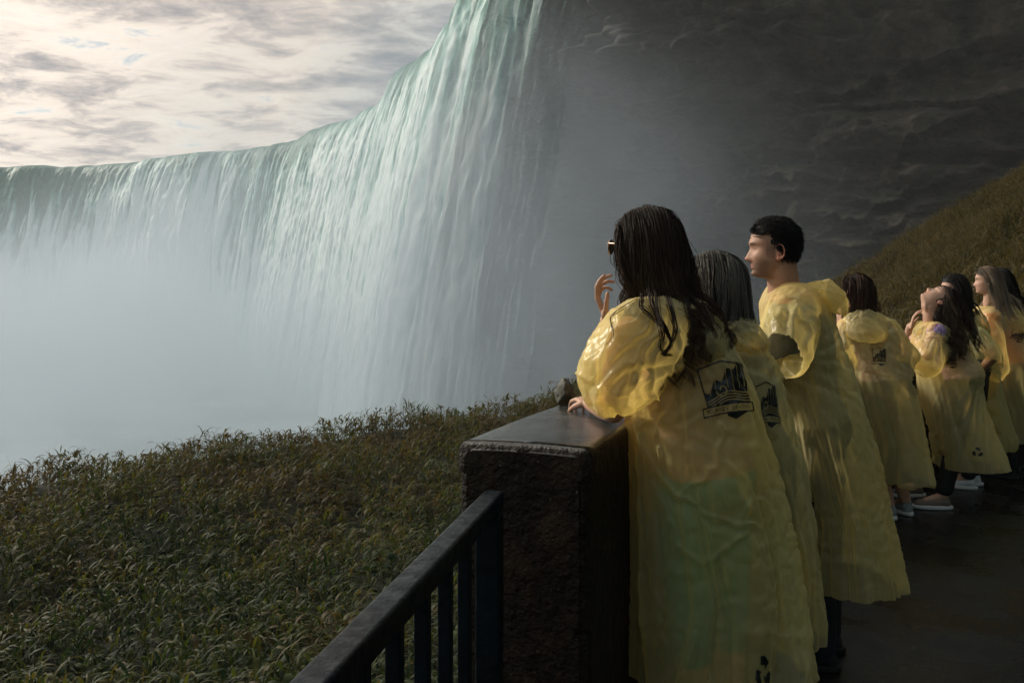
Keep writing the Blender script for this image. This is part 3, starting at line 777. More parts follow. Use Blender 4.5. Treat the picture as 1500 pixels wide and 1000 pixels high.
    hx0 = np.cross(d, np.array([.3, .5, .81])); hx0 /= np.maximum(np.linalg.norm(hx0, axis=2), 1e-9)[..., None]; hy0 = np.cross(d, hx0)
    rr = rad*g.uniform(.7, 1.4, n)[:, None]*(1-.75*s**3)[None, :]
    V = np.stack([Pn+(hx0*math.cos(a)+hy0*math.sin(a))*rr[..., None] for a in (0, 2.094, 4.189)], 2).reshape(n, -1, 3)
    f0 = np.array([[i*3+j, i*3+(j+1) % 3, (i+1)*3+(j+1) % 3, (i+1)*3+j] for i in range(seg) for j in range(3)])
    Fc = (np.arange(n)[:, None, None]*(seg+1)*3+f0[None]).reshape(-1, 4)
    hue = np.repeat(np.clip(np.repeat(g.beta(2, 2.2, n_clump), per)*.7+g.uniform(0, .3, n), 0, 1), (seg+1)*3); tip = np.tile(np.repeat(s, 3), n)
    V = V.reshape(-1, 3)
    # the scalp below the strands: the head's own surface, a little larger
    hv = HV; dn_ = (hv-np.array([0, -.004, 0])); dn_ /= np.linalg.norm(dn_, axis=1)[:, None]
    wob = .05*np.sin(dn_[:, 0]*31)+.04*np.sin(dn_[:, 2]*43)
    line = hairline-.10+wob
    if zmin < -.5: cut = ((dn_[:, 1] > .28+wob*.6) & (dn_[:, 2] < line)) | ((np.abs(dn_[:, 0]) > .62) & (dn_[:, 2] < .12-.5*np.maximum(-dn_[:, 1], 0)) & (dn_[:, 1] > -.45)) | (dn_[:, 2] < zmin)
    else: cut = ((dn_[:, 1] > .22) & (dn_[:, 2] < line)) | (dn_[:, 2] < zmin-.25)
    keep = ~cut[HF].any(1); Fs = HF[keep]+len(V)
    V = np.vstack([V, c_+((hv+dn_*.0032)*k)@A])
    Fc = np.vstack([Fc, Fs]); hue = np.r_[hue, np.full(len(hv), .2)]; tip = np.r_[tip, np.zeros(len(hv))]
    return mesh_np(name, V, Fc, [m], parent=parent, attr={'hue': hue, 'tip': tip})

# ------------------------------------------------ printed marks laid on the plastic
def mark(name, bvh, parent, px, py, wpx, hpx, maskf, res=(90, 90), rot=0.0, depth=None):
    """ink printed on a surface: a sheet of tiny quads that follows the folds, centred where photo pixel px,py meets the surface"""
    o = Vector((0, 0, HC)); dr = Vector(((px-750)/F, 1, -(py-HY)/F)).normalized()
    hit, nn, _, dist = bvh.ray_cast(o, dr)
    if hit is None: print('mark misses', name, px, py); return None
    s_ = F/hit.y
    # mean normal around
    ns = Vector()
    for a in (-.3, 0, .3):
        for b in (-.3, 0, .3):
            h2 = bvh.ray_cast(o, Vector(((px+a*wpx-750)/F, 1, -(py+b*hpx-HY)/F)).normalized())
            if h2[0] is not None and (h2[0]-hit).length < .25: ns += (h2[1] if h2[1].dot(dr) < 0 else -h2[1])
    ns.normalize(); ns = (ns*.35-dr*.65).normalized()
    u = Vector((0, 0, 1)).cross(ns).normalized(); v = ns.cross(u)
    if u.x < 0: u, v = -u, v
    c_, sn = math.cos(rot), math.sin(rot); u, v = u*c_+v*sn, v*c_-u*sn
    v = v if v.z > 0 else -v
    wu, wv = wpx/s_, hpx/s_
    nu_, nv_ = res; G = {}; V = []; idx = -np.ones((nu_+1, nv_+1), int)
    for i in range(nu_+1):
        for j in range(nv_+1):
            p = hit+u*((i/nu_-.5)*wu)-v*((j/nv_-.5)*wv)+ns*.25
            h2 = bvh.ray_cast(p, -ns, .6)
            if h2[0] is not None:
                idx[i, j] = len(V); V.append(h2[0]+ns*.0022)
    if not V: return None
    Fc = []
    for i in range(nu_):
        for j in range(nv_):
            q = [idx[i, j], idx[i+1, j], idx[i+1, j+1], idx[i, j+1]]
            if min(q) < 0 or not maskf((i+.5)/nu_, (j+.5)/nv_): continue
            if max((V[q[a]]-V[q[(a+1) % 4]]).length for a in range(4)) > 5*max(wu/nu_, wv/nv_): continue
            Fc.append(q)
    if not Fc: return None
    used = sorted(set(i for f in Fc for i in f)); rm = {a: b for b, a in enumerate(used)}
    return mesh_np(name, [V[i] for i in used], [[rm[i] for i in f] for f in Fc], [INK], parent=parent, smooth=True)
FONT = {'J': '00111 00010 00010 00010 00010 10010 01100', 'O': '01110 10001 10001 10001 10001 10001 01110', 'U': '10001 10001 10001 10001 10001 10001 01110', 'R': '11110 10001 10001 11110 10100 10010 10001',
        'N': '10001 11001 10101 10101 10011 10001 10001', 'E': '11111 10000 10000 11110 10000 10000 11111', 'Y': '10001 10001 01010 00100 00100 00100 00100', 'B': '11110 10001 10001 11110 10001 10001 11110',
        'H': '10001 10001 10001 11111 10001 10001 10001', 'I': '01110 00100 00100 00100 00100 00100 01110', 'D': '11110 10001 10001 10001 10001 10001 11110', ' ': '00000 '*7}
def text_hit(s, u, v):
    if not (0 <= u < 1 and 0 <= v < 1): return False
    x = u*len(s)*6; ch = s[min(len(s)-1, int(x//6))]; cx = int(x % 6); rows = FONT[ch].split()
    return cx < 5 and rows[min(6, int(v*7))][cx] == '1'
def logo(u, v):
    """falls logo: striped water, a curl, waves and a banner below"""
    # banner
    bend = .035*math.cos((u-.5)*3.1)
    bt, bb = .745-bend, .895-bend
    if .02 < u < .98 and bt < v < bb:
        e = min(u-.02, .98-u, v-bt, bb-v)
        if e < .020: return True
        return text_hit('JOURNEY BEHIND', (u-.08)/.84, (v-bt-.045)/(bb-bt-.09))
    if v >= bb: return abs(u-.60) < .24*(1-(v-bb)/.10) and v < bb+.10 and u > .45
    if v >= bt: return False
    # shield outline
    top = .05+.10*abs(u-.5)*2
    left = .02+.13*v; right = .94-.02*v
    if v < top or u < left-.0 or u > right: return False
    if v < top+.025 or u < left+.028: return True
    edge = .60-.62*u-.05*math.sin(u*24)           # rock edge of the water, falling left
    if v < edge: return False
    # waves near the foot
    for k_ in range(4):
        wv = .60+.042*k_+.045*math.sin(u*7.5+.8)-.10*(u-.3)
        if abs(v-wv) < .009: return False
    cu, cv = u-.44, v-.50; r = math.hypot(cu, cv); a = math.atan2(cv, cu)
    if r < .115:
        return not (abs(r-(.035+.075*((a/6.283+.5) % 1))) < .012)
    if v < .56-.10*(u-.3): return (u*9.0+.25*v) % 1 > .13
    return True
def recycle(u, v):
    x, y = u-.5, .5-v
    for k_ in range(3):
        a = R(120*k_); X_, Y_ = x*math.cos(a)-y*math.sin(a), x*math.sin(a)+y*math.cos(a)
        # one bent arrow: along the top left flank and round the corner
        if -.17 < X_ < .06 and .20-.0 < Y_+.10*X_ < .44 and abs(X_+.02) < .15: return True
        if .06 <= X_ < .26 and abs((Y_-.27)) < .19*(1-(X_-.06)/.20)+.02: return True
    return False
# ================================================================ the cast
GARM = []      # cloth objects waiting for the simulation
def ring(px, py, hw, Y, depth, pw=2.2, yaw=0.0):
    """horizontal ring of a garment: photo centre px and height py at distance Y, half width hw in photo pixels"""
    s_ = F/Y; ca, sa = math.cos(yaw), math.sin(yaw)
    return (P(px, py, Y), hw/s_, depth, (ca, sa, 0), (-sa, ca, 0), pw)
def garment(name, sol, voxel, cutf, pinf, parent, coll, m=PON, shrink=-.03, smooth=2, bend=.25):
    me = sol.build(voxel, smooth, name)
    bm = bmesh.new(); bm.from_mesh(me)
    kill = [f for f in bm.faces if cutf(f.calc_center_median())]
    bmesh.ops.delete(bm, geom=kill, context='FACES')
    # keep the largest sheet
    bm.verts.ensure_lookup_table(); seen = set(); best = []
    for v0 in bm.verts:
        if v0.index in seen: continue
        st_ = [v0]; seen.add(v0.index); comp = []
        while st_:
            v_ = st_.pop(); comp.append(v_)
            for e in v_.link_edges:
                w_ = e.other_vert(v_)
                if w_.index not in seen: seen.add(w_.index); st_.append(w_)
        if len(comp) > len(best): best = comp
    bs = set(v_.index for v_ in best)
    bmesh.ops.delete(bm, geom=[v_ for v_ in bm.verts if v_.index not in bs], context='VERTS')
    bm.to_mesh(me); bm.free()
    o = link(name, me, [m]); 
    vg = o.vertex_groups.new(name='pin')
    for v_ in me.vertices:
        w_ = pinf(v_.co)
        if w_ > 0: vg.add([v_.index], w_, 'REPLACE')
    md = o.modifiers.new('cloth', 'CLOTH'); s_ = md.settings
    s_.quality = 4; s_.mass = .06; s_.air_damping = 2.0; s_.tension_stiffness = 30; s_.compression_stiffness = 30; s_.shear_stiffness = 12; s_.bending_stiffness = bend
    s_.tension_damping = 8; s_.compression_damping = 8; s_.shear_damping = 8; s_.vertex_group_mass = 'pin'; s_.shrink_min = shrink
    cs_ = md.collision_settings; cs_.use_collision = True; cs_.distance_min = .006; cs_.collection = coll; cs_.use_self_collision = False; cs_.collision_quality = 2
    md.point_cache.frame_start = 1; md.point_cache.frame_end = 60
    GARM.append((o, parent)); return o
def collider(sol, coll, voxel=.03):
    me = sol.build(voxel, 1, 'col'); o = bpy.data.objects.new('col', me); coll.objects.link(o)
    COL.children.link(coll) if coll.name not in [c_.name for c_ in COL.children] else None
    md = o.modifiers.new('c', 'COLLISION'); o.collision.thickness_outer = .006; o.collision.thickness_inner = .05; o.collision.cloth_friction = 12
    return o
def clone(sol):
    s2 = Solid(); s2.V = list(sol.V); s2.F = list(sol.F); s2.n = sol.n; return s2

class Person:
    def __init__(s, label, skin=None, group='people in yellow ponchos at the parapet'):
        s.sol = Solid(); s.label = label; s.skin = skin or SKIN; s.group = group; s.kids = []
        s.coll = bpy.data.collections.new('tmp'); s.head = None; s.shirt = Solid(); s.trs = Solid()
    def torso(s, pel, chest, neck, face, k=1.0, male=False):
        """hips, waist, ribs, neck; face = direction the body faces"""
        pel, chest, neck = map(lambda q: np.array(q, float), (pel, chest, neck))
        f = np.array(face, float); f /= np.linalg.norm(f); side = np.array([f[1], -f[0], 0]); s.f, s.side = f, side
        A = np.array([side, f, [0, 0, 1]])
        wst = pel*.5+chest*.5+np.array([0, 0, -.02])
        so = s.sol; sw = .185*k if male else .165*k
        for dst, gr in ((so, 0), (s.shirt, .012)):
            dst.ell(pel, A, (.165*k+gr, .115*k+gr, .13*k+gr)); dst.ell(wst, A, (.135*k+gr, .10*k+gr, .16*k+gr))
            dst.ell(chest, A, (.155*k+gr, .115*k+gr, .18*k+gr))
            top = chest+(neck-chest)*.62
            dst.cap(top+side*sw*.55, .062*k+gr, top-side*sw*.55, .062*k+gr); dst.cap(top+side*sw, .052*k+gr, top, .07*k+gr); dst.cap(top-side*sw, .052*k+gr, top, .07*k+gr)
        s.neck = neck; s.top = top; s.shL = top-side*sw*1.08; s.shR = top+side*sw*1.08; s.k = k; s.pel = pel; s.chest = chest
    def put_head(s, c_, fwd, up=(0, 0, 1), k=1.0, male=False, roll=0, ears=True):
        c_ = np.array(c_, float); A = rot_from(fwd, up, roll); V, Fc = head_mesh(k, not male); s.sol.add(c_+V@A, Fc)
        if ears: add_ears(s.sol, c_, A, k)
        s.hc, s.hA, s.hk = c_, A, k
        nb = c_+(np.array([0, -.030, -.075])*k)@A; nr = .060 if male else .050
        s.sol.cap(nb, nr, s.neck+np.array([0, 0, -.01]), nr*1.08, hi=True); s.sol.cap(s.neck+np.array([0, 0, -.01]), nr*1.1, s.top+np.array([0, 0, -.02]), nr*1.5, hi=True)
        if male: s.sol.cap(s.neck-s.side*.02, .05, s.top-s.side*.10, .045); s.sol.cap(s.neck+s.side*.02, .05, s.top+s.side*.10, .045)
    def leg(s, hip, knee, ankle, toe, rr=1.0):
        hip, knee, ankle, toe = map(lambda q: np.array(q, float), (hip, knee, ankle, toe))
        s.sol.chain([(hip, .085*rr), (hip*.5+knee*.5, .074*rr), (knee, .055*rr), (knee*.65+ankle*.35, .056*rr), (ankle, .036*rr)])
        s.sol.cap(ankle, .034, ankle*.4+toe*.6+np.array([0, 0, .0]), .030, .8, (0, 0, 1))
        return hip, knee, ankle, toe
    def trousers(s, legs, to=.97, m=None, name='trousers'):
        t_ = Solid(); A = np.array([s.side, s.f, [0, 0, 1]]); t_.ell(s.pel-np.array([0, 0, .01]), A, (.178*s.k, .130*s.k, .125*s.k))
        for hip, knee, ankle, toe in legs:
            end = knee+(ankle-knee)*to
            t_.chain([(hip, .098), (hip*.5+knee*.5, .086), (knee, .068), (end, .058)])
        me = t_.build(.014, 2, name); s.kids.append((name, me, [m]))
        s.trs = t_
    def wear_shirt(s, m, name='shirt', zcut=None):
        me = s.shirt.build(.014, 2, name)
        bm = bmesh.new(); bm.from_mesh(me); zn = s.neck[2]-.035 if zcut is None else zcut
        nk = Vector(s.neck); bmesh.ops.delete(bm, geom=[f for f in bm.faces if (f.calc_center_median()-nk).length < .085 or f.calc_center_median().z > zn], context='FACES')
        bm.to_mesh(me); bm.free(); s.kids.append((name, me, [m]))
    def shoe(s, ankle, toe, upper, sole_m, name='shoe', k=1.0):
        a, t_ = np.array(ankle, float), np.array(toe, float); a[2] = 0; t_[2] = 0
        d = t_-a; d /= np.linalg.norm(d); sd_ = np.array([-d[1], d[0], 0]); h = a-d*.065*k
        def outl(grow, n=28):
            o_ = []
            for i in range(n):
                th = 2*math.pi*i/n; u = .5-.5*math.cos(th); L = (.275*k+2*grow)
                wv = (.036+.012*math.sin(min(1, u*1.1)*math.pi*.75)-.0*u)*k*(abs(math.sin(th))**.75)*(1 if u < .9 else .95)+grow*abs(math.sin(th))
                o_.append((u*L-grow, wv*(1 if math.sin(th) >= 0 else -1)))
            return o_
        def slab(o_, zs_, sc):
            V, n = [], len(o_)
            for z, s1 in zip(zs_, sc):
                for u, v in o_: V.append(h+d*((u-.13)*s1+.13)+sd_*v*s1+np.array([0, 0, z]))
            Fc = [(i*n+j, i*n+(j+1) % n, (i+1)*n+(j+1) % n, (i+1)*n+j) for i in range(len(zs_)-1) for j in range(n)]
            V += [h+d*.13+np.array([0, 0, zs_[0]]), h+d*.13+np.array([0, 0, zs_[-1]])]; c0 = n*len(zs_)
            Fc += [(c0, (j+1) % n, j, j) for j in range(n)]+[(c0+1, c0-n+j, c0-n+(j+1) % n, c0-n+(j+1) % n) for j in range(n)]
            return V, Fc
        def mk(nm, V, Fc, m, par=None):
            bm = bmesh.new(); vv = [bm.verts.new(v) for v in V]
            for f in Fc:
                ff = list(dict.fromkeys(f)); 
                if len(ff) > 2: bm.faces.new([vv[i] for i in ff])
            bmesh.ops.recalc_face_normals(bm, faces=bm.faces); me = bpy.data.meshes.new(nm); bm.to_mesh(me); bm.free(); return me
        V, Fc = slab(outl(.003), [.004, .008, .024, .028], [.98, 1, 1, .985]); sole = mk('sole', V, Fc, sole_m)
        up = Solid(); up.cap(h+d*.055+np.array([0, 0, .055]), .036*k, h+d*.215+np.array([0, 0, .036]), .031*k, 1.15, sd_, True); up.cap(h+d*.05+np.array([0, 0, .04]), .036*k, h+d*.06+np.array([0, 0, .075]), .036*k)
        up.cap(h+d*.14+np.array([0, 0, .035]), .038*k, h+d*.225+np.array([0, 0, .030]), .030*k, 1.1, sd_)
        ume = up.build(.006, 3, name)
        bm = bmesh.new(); bm.from_mesh(ume); bmesh.ops.delete(bm, geom=[f for f in bm.faces if f.calc_center_median().z < .018], context='FACES'); bm.to_mesh(ume); bm.free()
        s.kids.append((name, ume, [upper], [('sole', sole, [sole_m])]))
    def arm(s, sh, elbow, wrist, rr=1.0):
        s.sol.chain([(sh, .050*rr), (np.array(sh)*.5+np.array(elbow)*.5, .044*rr), (elbow, .037*rr)]); s.sol.chain([(elbow, .038*rr), (np.array(elbow)*.6+np.array(wrist)*.4, .037*rr), (wrist, .025*rr)])
        s.shirt.chain([(sh, .062*rr), (np.array(sh)*.45+np.array(elbow)*.55, .058*rr)])
    def finish(s, voxel=.006, stubble=False):
        me = s.sol.build(voxel, 2, 'person')
        o = link('person', me, [s.skin]); s.o = o; tag(o, s.label, 'person', s.group)
        V, _, _ = mesh_arrays(me)
        L = (V-s.hc)@s.hA.T/s.hk; x, y, z = L.T; fr = y > .03
        lips = np.exp(-((np.abs(x))/.019)**4-((z+.0715)/.0095)**4)*fr
        brow = np.exp(-((np.abs(x)-.030)/.018)**4-((z-.020)/.0042)**2)*fr*.95
        eye = np.exp(-((np.abs(x)-.031)/.012)**4-((z+.000)/.0028)**2)*(y > .05)*.9
        st_ = np.maximum(brow, eye)
        if stubble:
            b_ = sstep(-.035, -.065, z)*sstep(-.135, -.118, z)*sstep(-.005, .035, y+.25*np.abs(x)*0)*.55
            b_ = b_*(1-np.exp(-((np.abs(x))/.020)**4-((z+.0715)/.008)**4)); b_ = np.maximum(b_, .5*np.exp(-((np.abs(x)-.072)/.014)**2-((z+.012)/.030)**2)*(y > .0)*(y < .035))
            st_ = np.maximum(st_, b_)
        ear = (np.abs(x) > .0775)*(z < .03)*(z > -.07)*(y > -.05)*(y < .03)*.55
        for nm, a in (('lips', lips), ('stubble', st_), ('flush', np.maximum(ear, .5*np.exp(-(x/.014)**2-((z+.042)/.012)**2)*fr))):
            at = me.attributes.new(nm, 'FLOAT', 'POINT'); at.data.foreach_set('value', a.astype(np.float32))
        for kd in s.kids:
            ko = link(kd[0], kd[1], kd[2], o)
            if len(kd) > 3:
                for sub in kd[3]: link(sub[0], sub[1], sub[2], ko)
        return o
def hood(parent, ctr, face, k=1.0, sag=.13, back=.06, m=None, seed=1, tilt=0, wide=.105, front=.055, drop0=0.0, hgt=.05):
    """the hood lying down on the back: a soft crumpled roll round the neck that sags behind"""
    f = np.array(face, float); f /= np.linalg.norm(f); sd_ = np.array([f[1], -f[0], 0]); nu_, nv_ = 150, 64
    u = np.linspace(-1, 1, nu_); th = u*R(150)
    U, T = np.meshgrid(u, np.linspace(0, 2*np.pi, nv_, endpoint=False), indexing='ij')
    b = np.cos(th*.6)**1.5; b = np.clip(b, 0, 1)
    cx = np.sin(th)*wide*k; cy = -np.cos(th)*(wide*.85)*k-back*b*k; cz = -sag*.45*b*k+(.025-.03*(1-b))*k
    h = (front*.5+sag*.52*b)*k; w_ = (.020+.022*b)*k
    wob = 1+.10*fbm(U*4, np.cos(T)*1.2, np.sin(T)*1.2, seed=seed, oct=3)
    # roll axis: mostly vertical, leaning out over the back
    ox = np.cos(T)*w_[:, None]*wob; oz = np.sin(T)*h[:, None]*wob
    rx, ry = np.sin(th)[:, None], -np.cos(th)[:, None]
    lean = .35*b[:, None]
    n1_ = 1-np.abs(fbm(U*7+2*np.sin(T), T*.0+np.cos(T)*1.6+U*3, np.sin(T)*1.6, seed=seed+5, oct=3))
    cre = (n1_**3-.4)*.006*k
    fold = .007*k*np.sin(U*6+np.sin(T)*2.2+seed)*np.cos(T*2+U*3)-.011*k*np.abs(np.sin(T*1.5+.8*np.sin(U*3+seed)))**.6+.006*k
    rad_ = ox+(cre+fold)*np.sign(np.cos(T)+.3)
    X = cx[:, None]+rx*(rad_-oz*lean); Yl = cy[:, None]+ry*(rad_-oz*lean); Zl = cz[:, None]+oz+cre*np.sin(T)*1.2
    V = np.array(ctr)+X[..., None]*sd_+Yl[..., None]*f+Zl[..., None]*np.array([0, 0, 1]); V = V+np.array([0, 0, drop0])
    return mesh_np('hood', V.reshape(-1, 3), np.concatenate([grid_faces(nu_, nv_), np.stack([np.arange(nu_-1)*nv_+nv_-1, (np.arange(nu_-1)+1)*nv_+nv_-1, (np.arange(nu_-1)+1)*nv_, np.arange(nu_-1)*nv_], 1)]), [m or PON], parent=parent)

def torso_cut(hem_z, neck, nr, opens):
    nk = Vector(neck)
    def f(c_):
        if c_.z < hem_z: return True
        d = c_-nk
        if math.hypot(d.x, d.y) < nr and d.z > -.06: return True
        for a, dr, q in opens:       # plane through a facing dr within radius q
            e = c_-Vector(a)
            if e.dot(Vector(dr)) > 0 and e.length < q: return True
        return False
    return f
def A3(*v): return np.array(v, float)
# ---- clothing materials
M_TEAL = cloth_mat('teal_cotton', (.03, .30, .23)); M_DARK = cloth_mat('black_cotton', (.006, .006, .007)); M_JEAN = cloth_mat('dark_denim', (.007, .010, .016))
M_GREYC = cloth_mat('grey_cotton', (.20, .21, .21)); M_PLUM = cloth_mat('purple_print', (.22, .07, .26), .8, (.55, .42, .60), 60); M_CHECK = cloth_mat('red_white_print', (.55, .55, .60), .8, (.20, .02, .06), 34)
M_ORANGE = cloth_mat('orange_cotton', (.75, .20, .06)); M_PINK = cloth_mat('magenta_strap_cotton', (.45, .35, .30), .8, (.35, .06, .16), 12); M_PEACH = cloth_mat('peach_cotton', (.55, .36, .25))
M_CANVAS = cloth_mat('beige_canvas', (.20, .15, .12), .8, (.16, .13, .11), 80); M_WCANVAS = cloth_mat('white_canvas', (.62, .66, .68), .7, (.55, .58, .6), 80); M_GCANVAS = cloth_mat('grey_canvas', (.22, .25, .27), .8)
tt_ = mat('white_rubber'); tt_.b.inputs['Base Color'].default_value = (.60, .62, .62, 1); tt_.b.inputs['Roughness'].default_value = .5; M_SOLE = tt_.m

wallsol = Solid()
for i in range(0, len(pr)-14, 12):
    a, b = pr[i]+pn[i]*WW/2, pr[i+12]+pn[i+12]*WW/2
    for q in (-.085, .085):
        a2, b2 = a+pn[i]*q, b+pn[i+12]*q
        wallsol.cap((a2[0], a2[1], WT-.087), .085, (b2[0], b2[1], WT-.087), .085)
    wallsol.loft([((a[0], a[1], z), .10, .168, (pt[i][0], pt[i][1], 0), (pn[i][0], pn[i][1], 0), 6) for z in (0.0, WT-.1)], 16)

GOAL = .30
def finish_cast(p, ring_specs, Y, sleeves, hem, cuts, neck_r=.072, pin_r=.16, voxel=.016, shrink=-.03, depth=(.12, .26), torsoY=None, extra_coll=True, bend=.25, sleeve_pin=None):
    so = Solid(); n = len(ring_specs); rg = []
    for i, (py, l, r) in enumerate(ring_specs):
        f = i/(n-1); d = depth[0]+(depth[1]-depth[0])*f**.7; yy = Y(py) if callable(Y) else Y
        rg.append(ring((l+r)/2, py, (r-l)/2, yy, d))
    so.loft(rg[::-1], 40)
    for ch in sleeves: so.chain([(P(a, b, y), r) for a, b, y, r in ch], hi=True)
    nk = p.neck
    cut = torso_cut(hem, nk, neck_r, cuts)
    def pin(c_):
        d = c_-Vector(nk); w_ = 1.0-sstep(pin_r*.75, pin_r, math.hypot(d.x, d.y)) if d.z > -.10 else 0.0
        return float(max(w_, GOAL))
    p.creases = []
    g = garment('poncho', so, voxel, cut, pin, p.o, p.coll, shrink=shrink, bend=bend)
    cb = clone(p.sol)
    for q_ in (p.shirt, p.trs):
        for sv, sf in zip(q_.V, q_.F): cb.add(sv, sf-sf.min())
    collider(cb, p.coll, .026)
    if extra_coll:
        w2 = clone(wallsol); collider(w2, p.coll, .05)
    p.g = g
    return g
people = []
# ================= nearest woman
p1 = Person('woman nearest the camera with very long wavy dark hair, sunglasses and one raised hand'); people.append(p1)
p1.torso(P(1040, 694, 2.64), P(1008, 560, 2.64), P(972, 458, 2.62), (-.72, .69, 0), .98)
p1.put_head(P(947, 361, 2.62), (-.78, .62, .04), k=.93, ears=False)
shL = A3(.345, 2.49, 1.385); shR = A3(.56, 2.74, 1.39)
p1.arm(shL, (.305, 2.585, 1.145), (.262, 2.83, 1.135)); p1.arm(shR, (.435, 2.97, 1.15), P(889, 470, 2.90))
add_hand(p1.sol, (.262, 2.83, 1.138), (-.22, .97, .10), (.15, .05, -1), .42, .13, .98, .5, side=1)
add_hand(p1.sol, P(889, 468, 2.90), (-.40, -.12, .91), (.92, -.15, .30), (.42, .62, .78, .95), .16, 1.0, .9, side=-1, rad=.0092)
lg = [p1.leg((.53, 2.60, .88), (.54, 2.58, .48), (.57, 2.62, .08), (.45, 2.72, .03)), p1.leg((.66, 2.70, .88), (.68, 2.70, .48), (.70, 2.74, .08), (.58, 2.84, .03))]
p1.trousers(lg, .2, M_TEAL, 'dress_skirt'); p1.wear_shirt(M_PEACH, 'tank_top')
for h_, k_, a_, t__ in lg: p1.shoe(a_, t__, M_CANVAS, M_SOLE)
p1.finish(.0045)
finish_cast(p1, [(446, 948, 1036), (462, 925, 1055), (490, 905, 1068), (530, 905, 1086), (580, 912, 1106), (640, 922, 1122), (720, 926, 1138), (800, 928, 1153), (900, 928, 1168), (1030, 926, 1192)], 2.63,
            [[(990, 482, 2.58, .115), (940, 505, 2.46, .135), (900, 552, 2.46, .118), (893, 572, 2.50, .100)]], .335,
            [(P(872, 594, 2.60), (-.30, .62, -.72), .125)], pin_r=.17, voxel=.013, depth=(.13, .27), bend=.12, shrink=-.045)
# ================= grey-haired woman
p2 = Person('woman with greying shoulder length hair half hidden behind the long haired woman'); people.append(p2)
p2.torso(P(1110, 672, 3.0), P(1086, 580, 3.0), P(1066, 506, 2.98), (-.75, .66, 0), .95)
p2.put_head(P(1047, 418, 2.97), (-.75, .65, 0), k=.92, ears=False)
p2.arm(p2.shL, (.62, 2.95, 1.12), (.50, 3.12, 1.14)); p2.arm(p2.shR, (.74, 3.22, 1.12), (.60, 3.36, 1.14))
lg = [p2.leg((.80, 2.96, .85), (.82, 2.98, .46), (.86, 3.0, .08), (.76, 3.1, .03)), p2.leg((.92, 3.06, .85), (.94, 3.06, .46), (.96, 3.1, .08), (.86, 3.2, .03))]
p2.trousers(lg, .9, M_DARK); p2.wear_shirt(M_GREYC)
for h_, k_, a_, t__ in lg: p2.shoe(a_, t__, M_CANVAS, M_SOLE)
p2.finish(.007)
finish_cast(p2, [(484, 1046, 1102), (498, 1040, 1114), (525, 1038, 1126), (560, 1042, 1140), (620, 1050, 1159), (700, 1066, 1177), (800, 1080, 1188), (900, 1092, 1191), (1010, 1096, 1191)], 2.98,
            [[(1060, 515, 2.93, .09), (1035, 560, 2.88, .10)]], .33, [(P(1025, 570, 2.88), (-.6, .3, -.7), .2)], voxel=.018, depth=(.12, .24))
# ================= man
p3 = Person('man with short dark hair and light stubble seen in profile facing left', SKIN2); people.append(p3)
p3.torso((1.235, 3.46, .97), (1.17, 3.45, 1.27), P(1150, 432, 3.44), (-.90, .43, 0), 1.05, True)
p3.put_head(P(1133, 364, 3.42), (-1, .20, -.02), k=.98, male=True)
p3.arm(p3.shL, (1.0, 3.36, 1.17), (.86, 3.56, 1.17), 1.1); p3.arm(p3.shR, (1.03, 3.78, 1.17), (.84, 3.86, 1.16), 1.1)
lg = [p3.leg((1.20, 3.38, .92), (1.22, 3.38, .50), (1.24, 3.42, .09), (1.08, 3.5, .035), 1.05), p3.leg((1.29, 3.56, .92), (1.31, 3.56, .50), (1.33, 3.60, .09), (1.17, 3.68, .035), 1.05)]
p3.trousers(lg, 1.0, M_JEAN, 'jeans'); p3.wear_shirt(M_GREYC)
for h_, k_, a_, t__ in lg: p3.shoe(a_, t__, M_DARK, M_DARK, k=1.1)
p3.finish(.0040, True)
finish_cast(p3, [(414, 1132, 1172), (428, 1122, 1190), (446, 1116, 1208), (480, 1120, 1222), (520, 1128, 1236), (580, 1138, 1254), (640, 1148, 1268), (720, 1160, 1284), (800, 1172, 1300), (870, 1180, 1310)], 3.46,
            [[(1165, 452, 3.36, .105), (1156, 490, 3.22, .115), (1148, 520, 3.15, .105)]], .34,
            [(P(1130, 510, 3.14), (-.66, -.68, -.30), .14)], neck_r=.070, voxel=.014, depth=(.13, .26), bend=.15, shrink=-.04)
# ================= chestnut bob woman
p4 = Person('woman with a chestnut bob seen from behind, red and white collar and bare calves'); people.append(p4)
p4.torso((2.48, 5.74, .93), (2.44, 5.74, 1.18), P(1262, 470, 5.72), (-.40, .92, 0), .93)
p4.put_head(P(1254, 427, 5.72), (-.55, .83, 0), k=.91, ears=False)
p4.arm(p4.shL, (2.22, 5.70, 1.17), P(1232, 478, 5.72)); p4.arm(p4.shR, (2.62, 5.82, 1.13), (2.45, 6.02, 1.14))
add_hand(p4.sol, P(1232, 478, 5.72), (-.1, .1, 1), (1, .2, 0), .6, .1, .95, .6)
lg = [p4.leg((2.38, 5.74, .85), (2.42, 5.72, .46), (2.54, 5.74, .09), (2.51, 5.92, .03)), p4.leg((2.50, 5.78, .85), (2.56, 5.80, .46), (2.70, 5.85, .09), (2.66, 6.02, .03))]
p4.trousers(lg, .55, M_DARK, 'shorts'); p4.wear_shirt(M_CHECK, zcut=9)
for h_, k_, a_, t__ in lg: p4.shoe(a_, t__, M_GCANVAS, M_SOLE)
p4.finish(.007)
finish_cast(p4, [(460, 1244, 1288), (468, 1234, 1308), (486, 1228, 1324), (525, 1232, 1334), (570, 1246, 1336), (630, 1260, 1346), (705, 1274, 1358)], 5.75,
            [[(1300, 490, 5.72, .10), (1328, 522, 5.72, .085)], [(1248, 484, 5.7, .09), (1236, 510, 5.66, .09)]], .255, [(P(1338, 536, 5.72), (.5, .2, -.8), .2), (P(1228, 532, 5.62), (-.6, 0, -.8), .09)], voxel=.020, depth=(.155, .25), extra_coll=False)
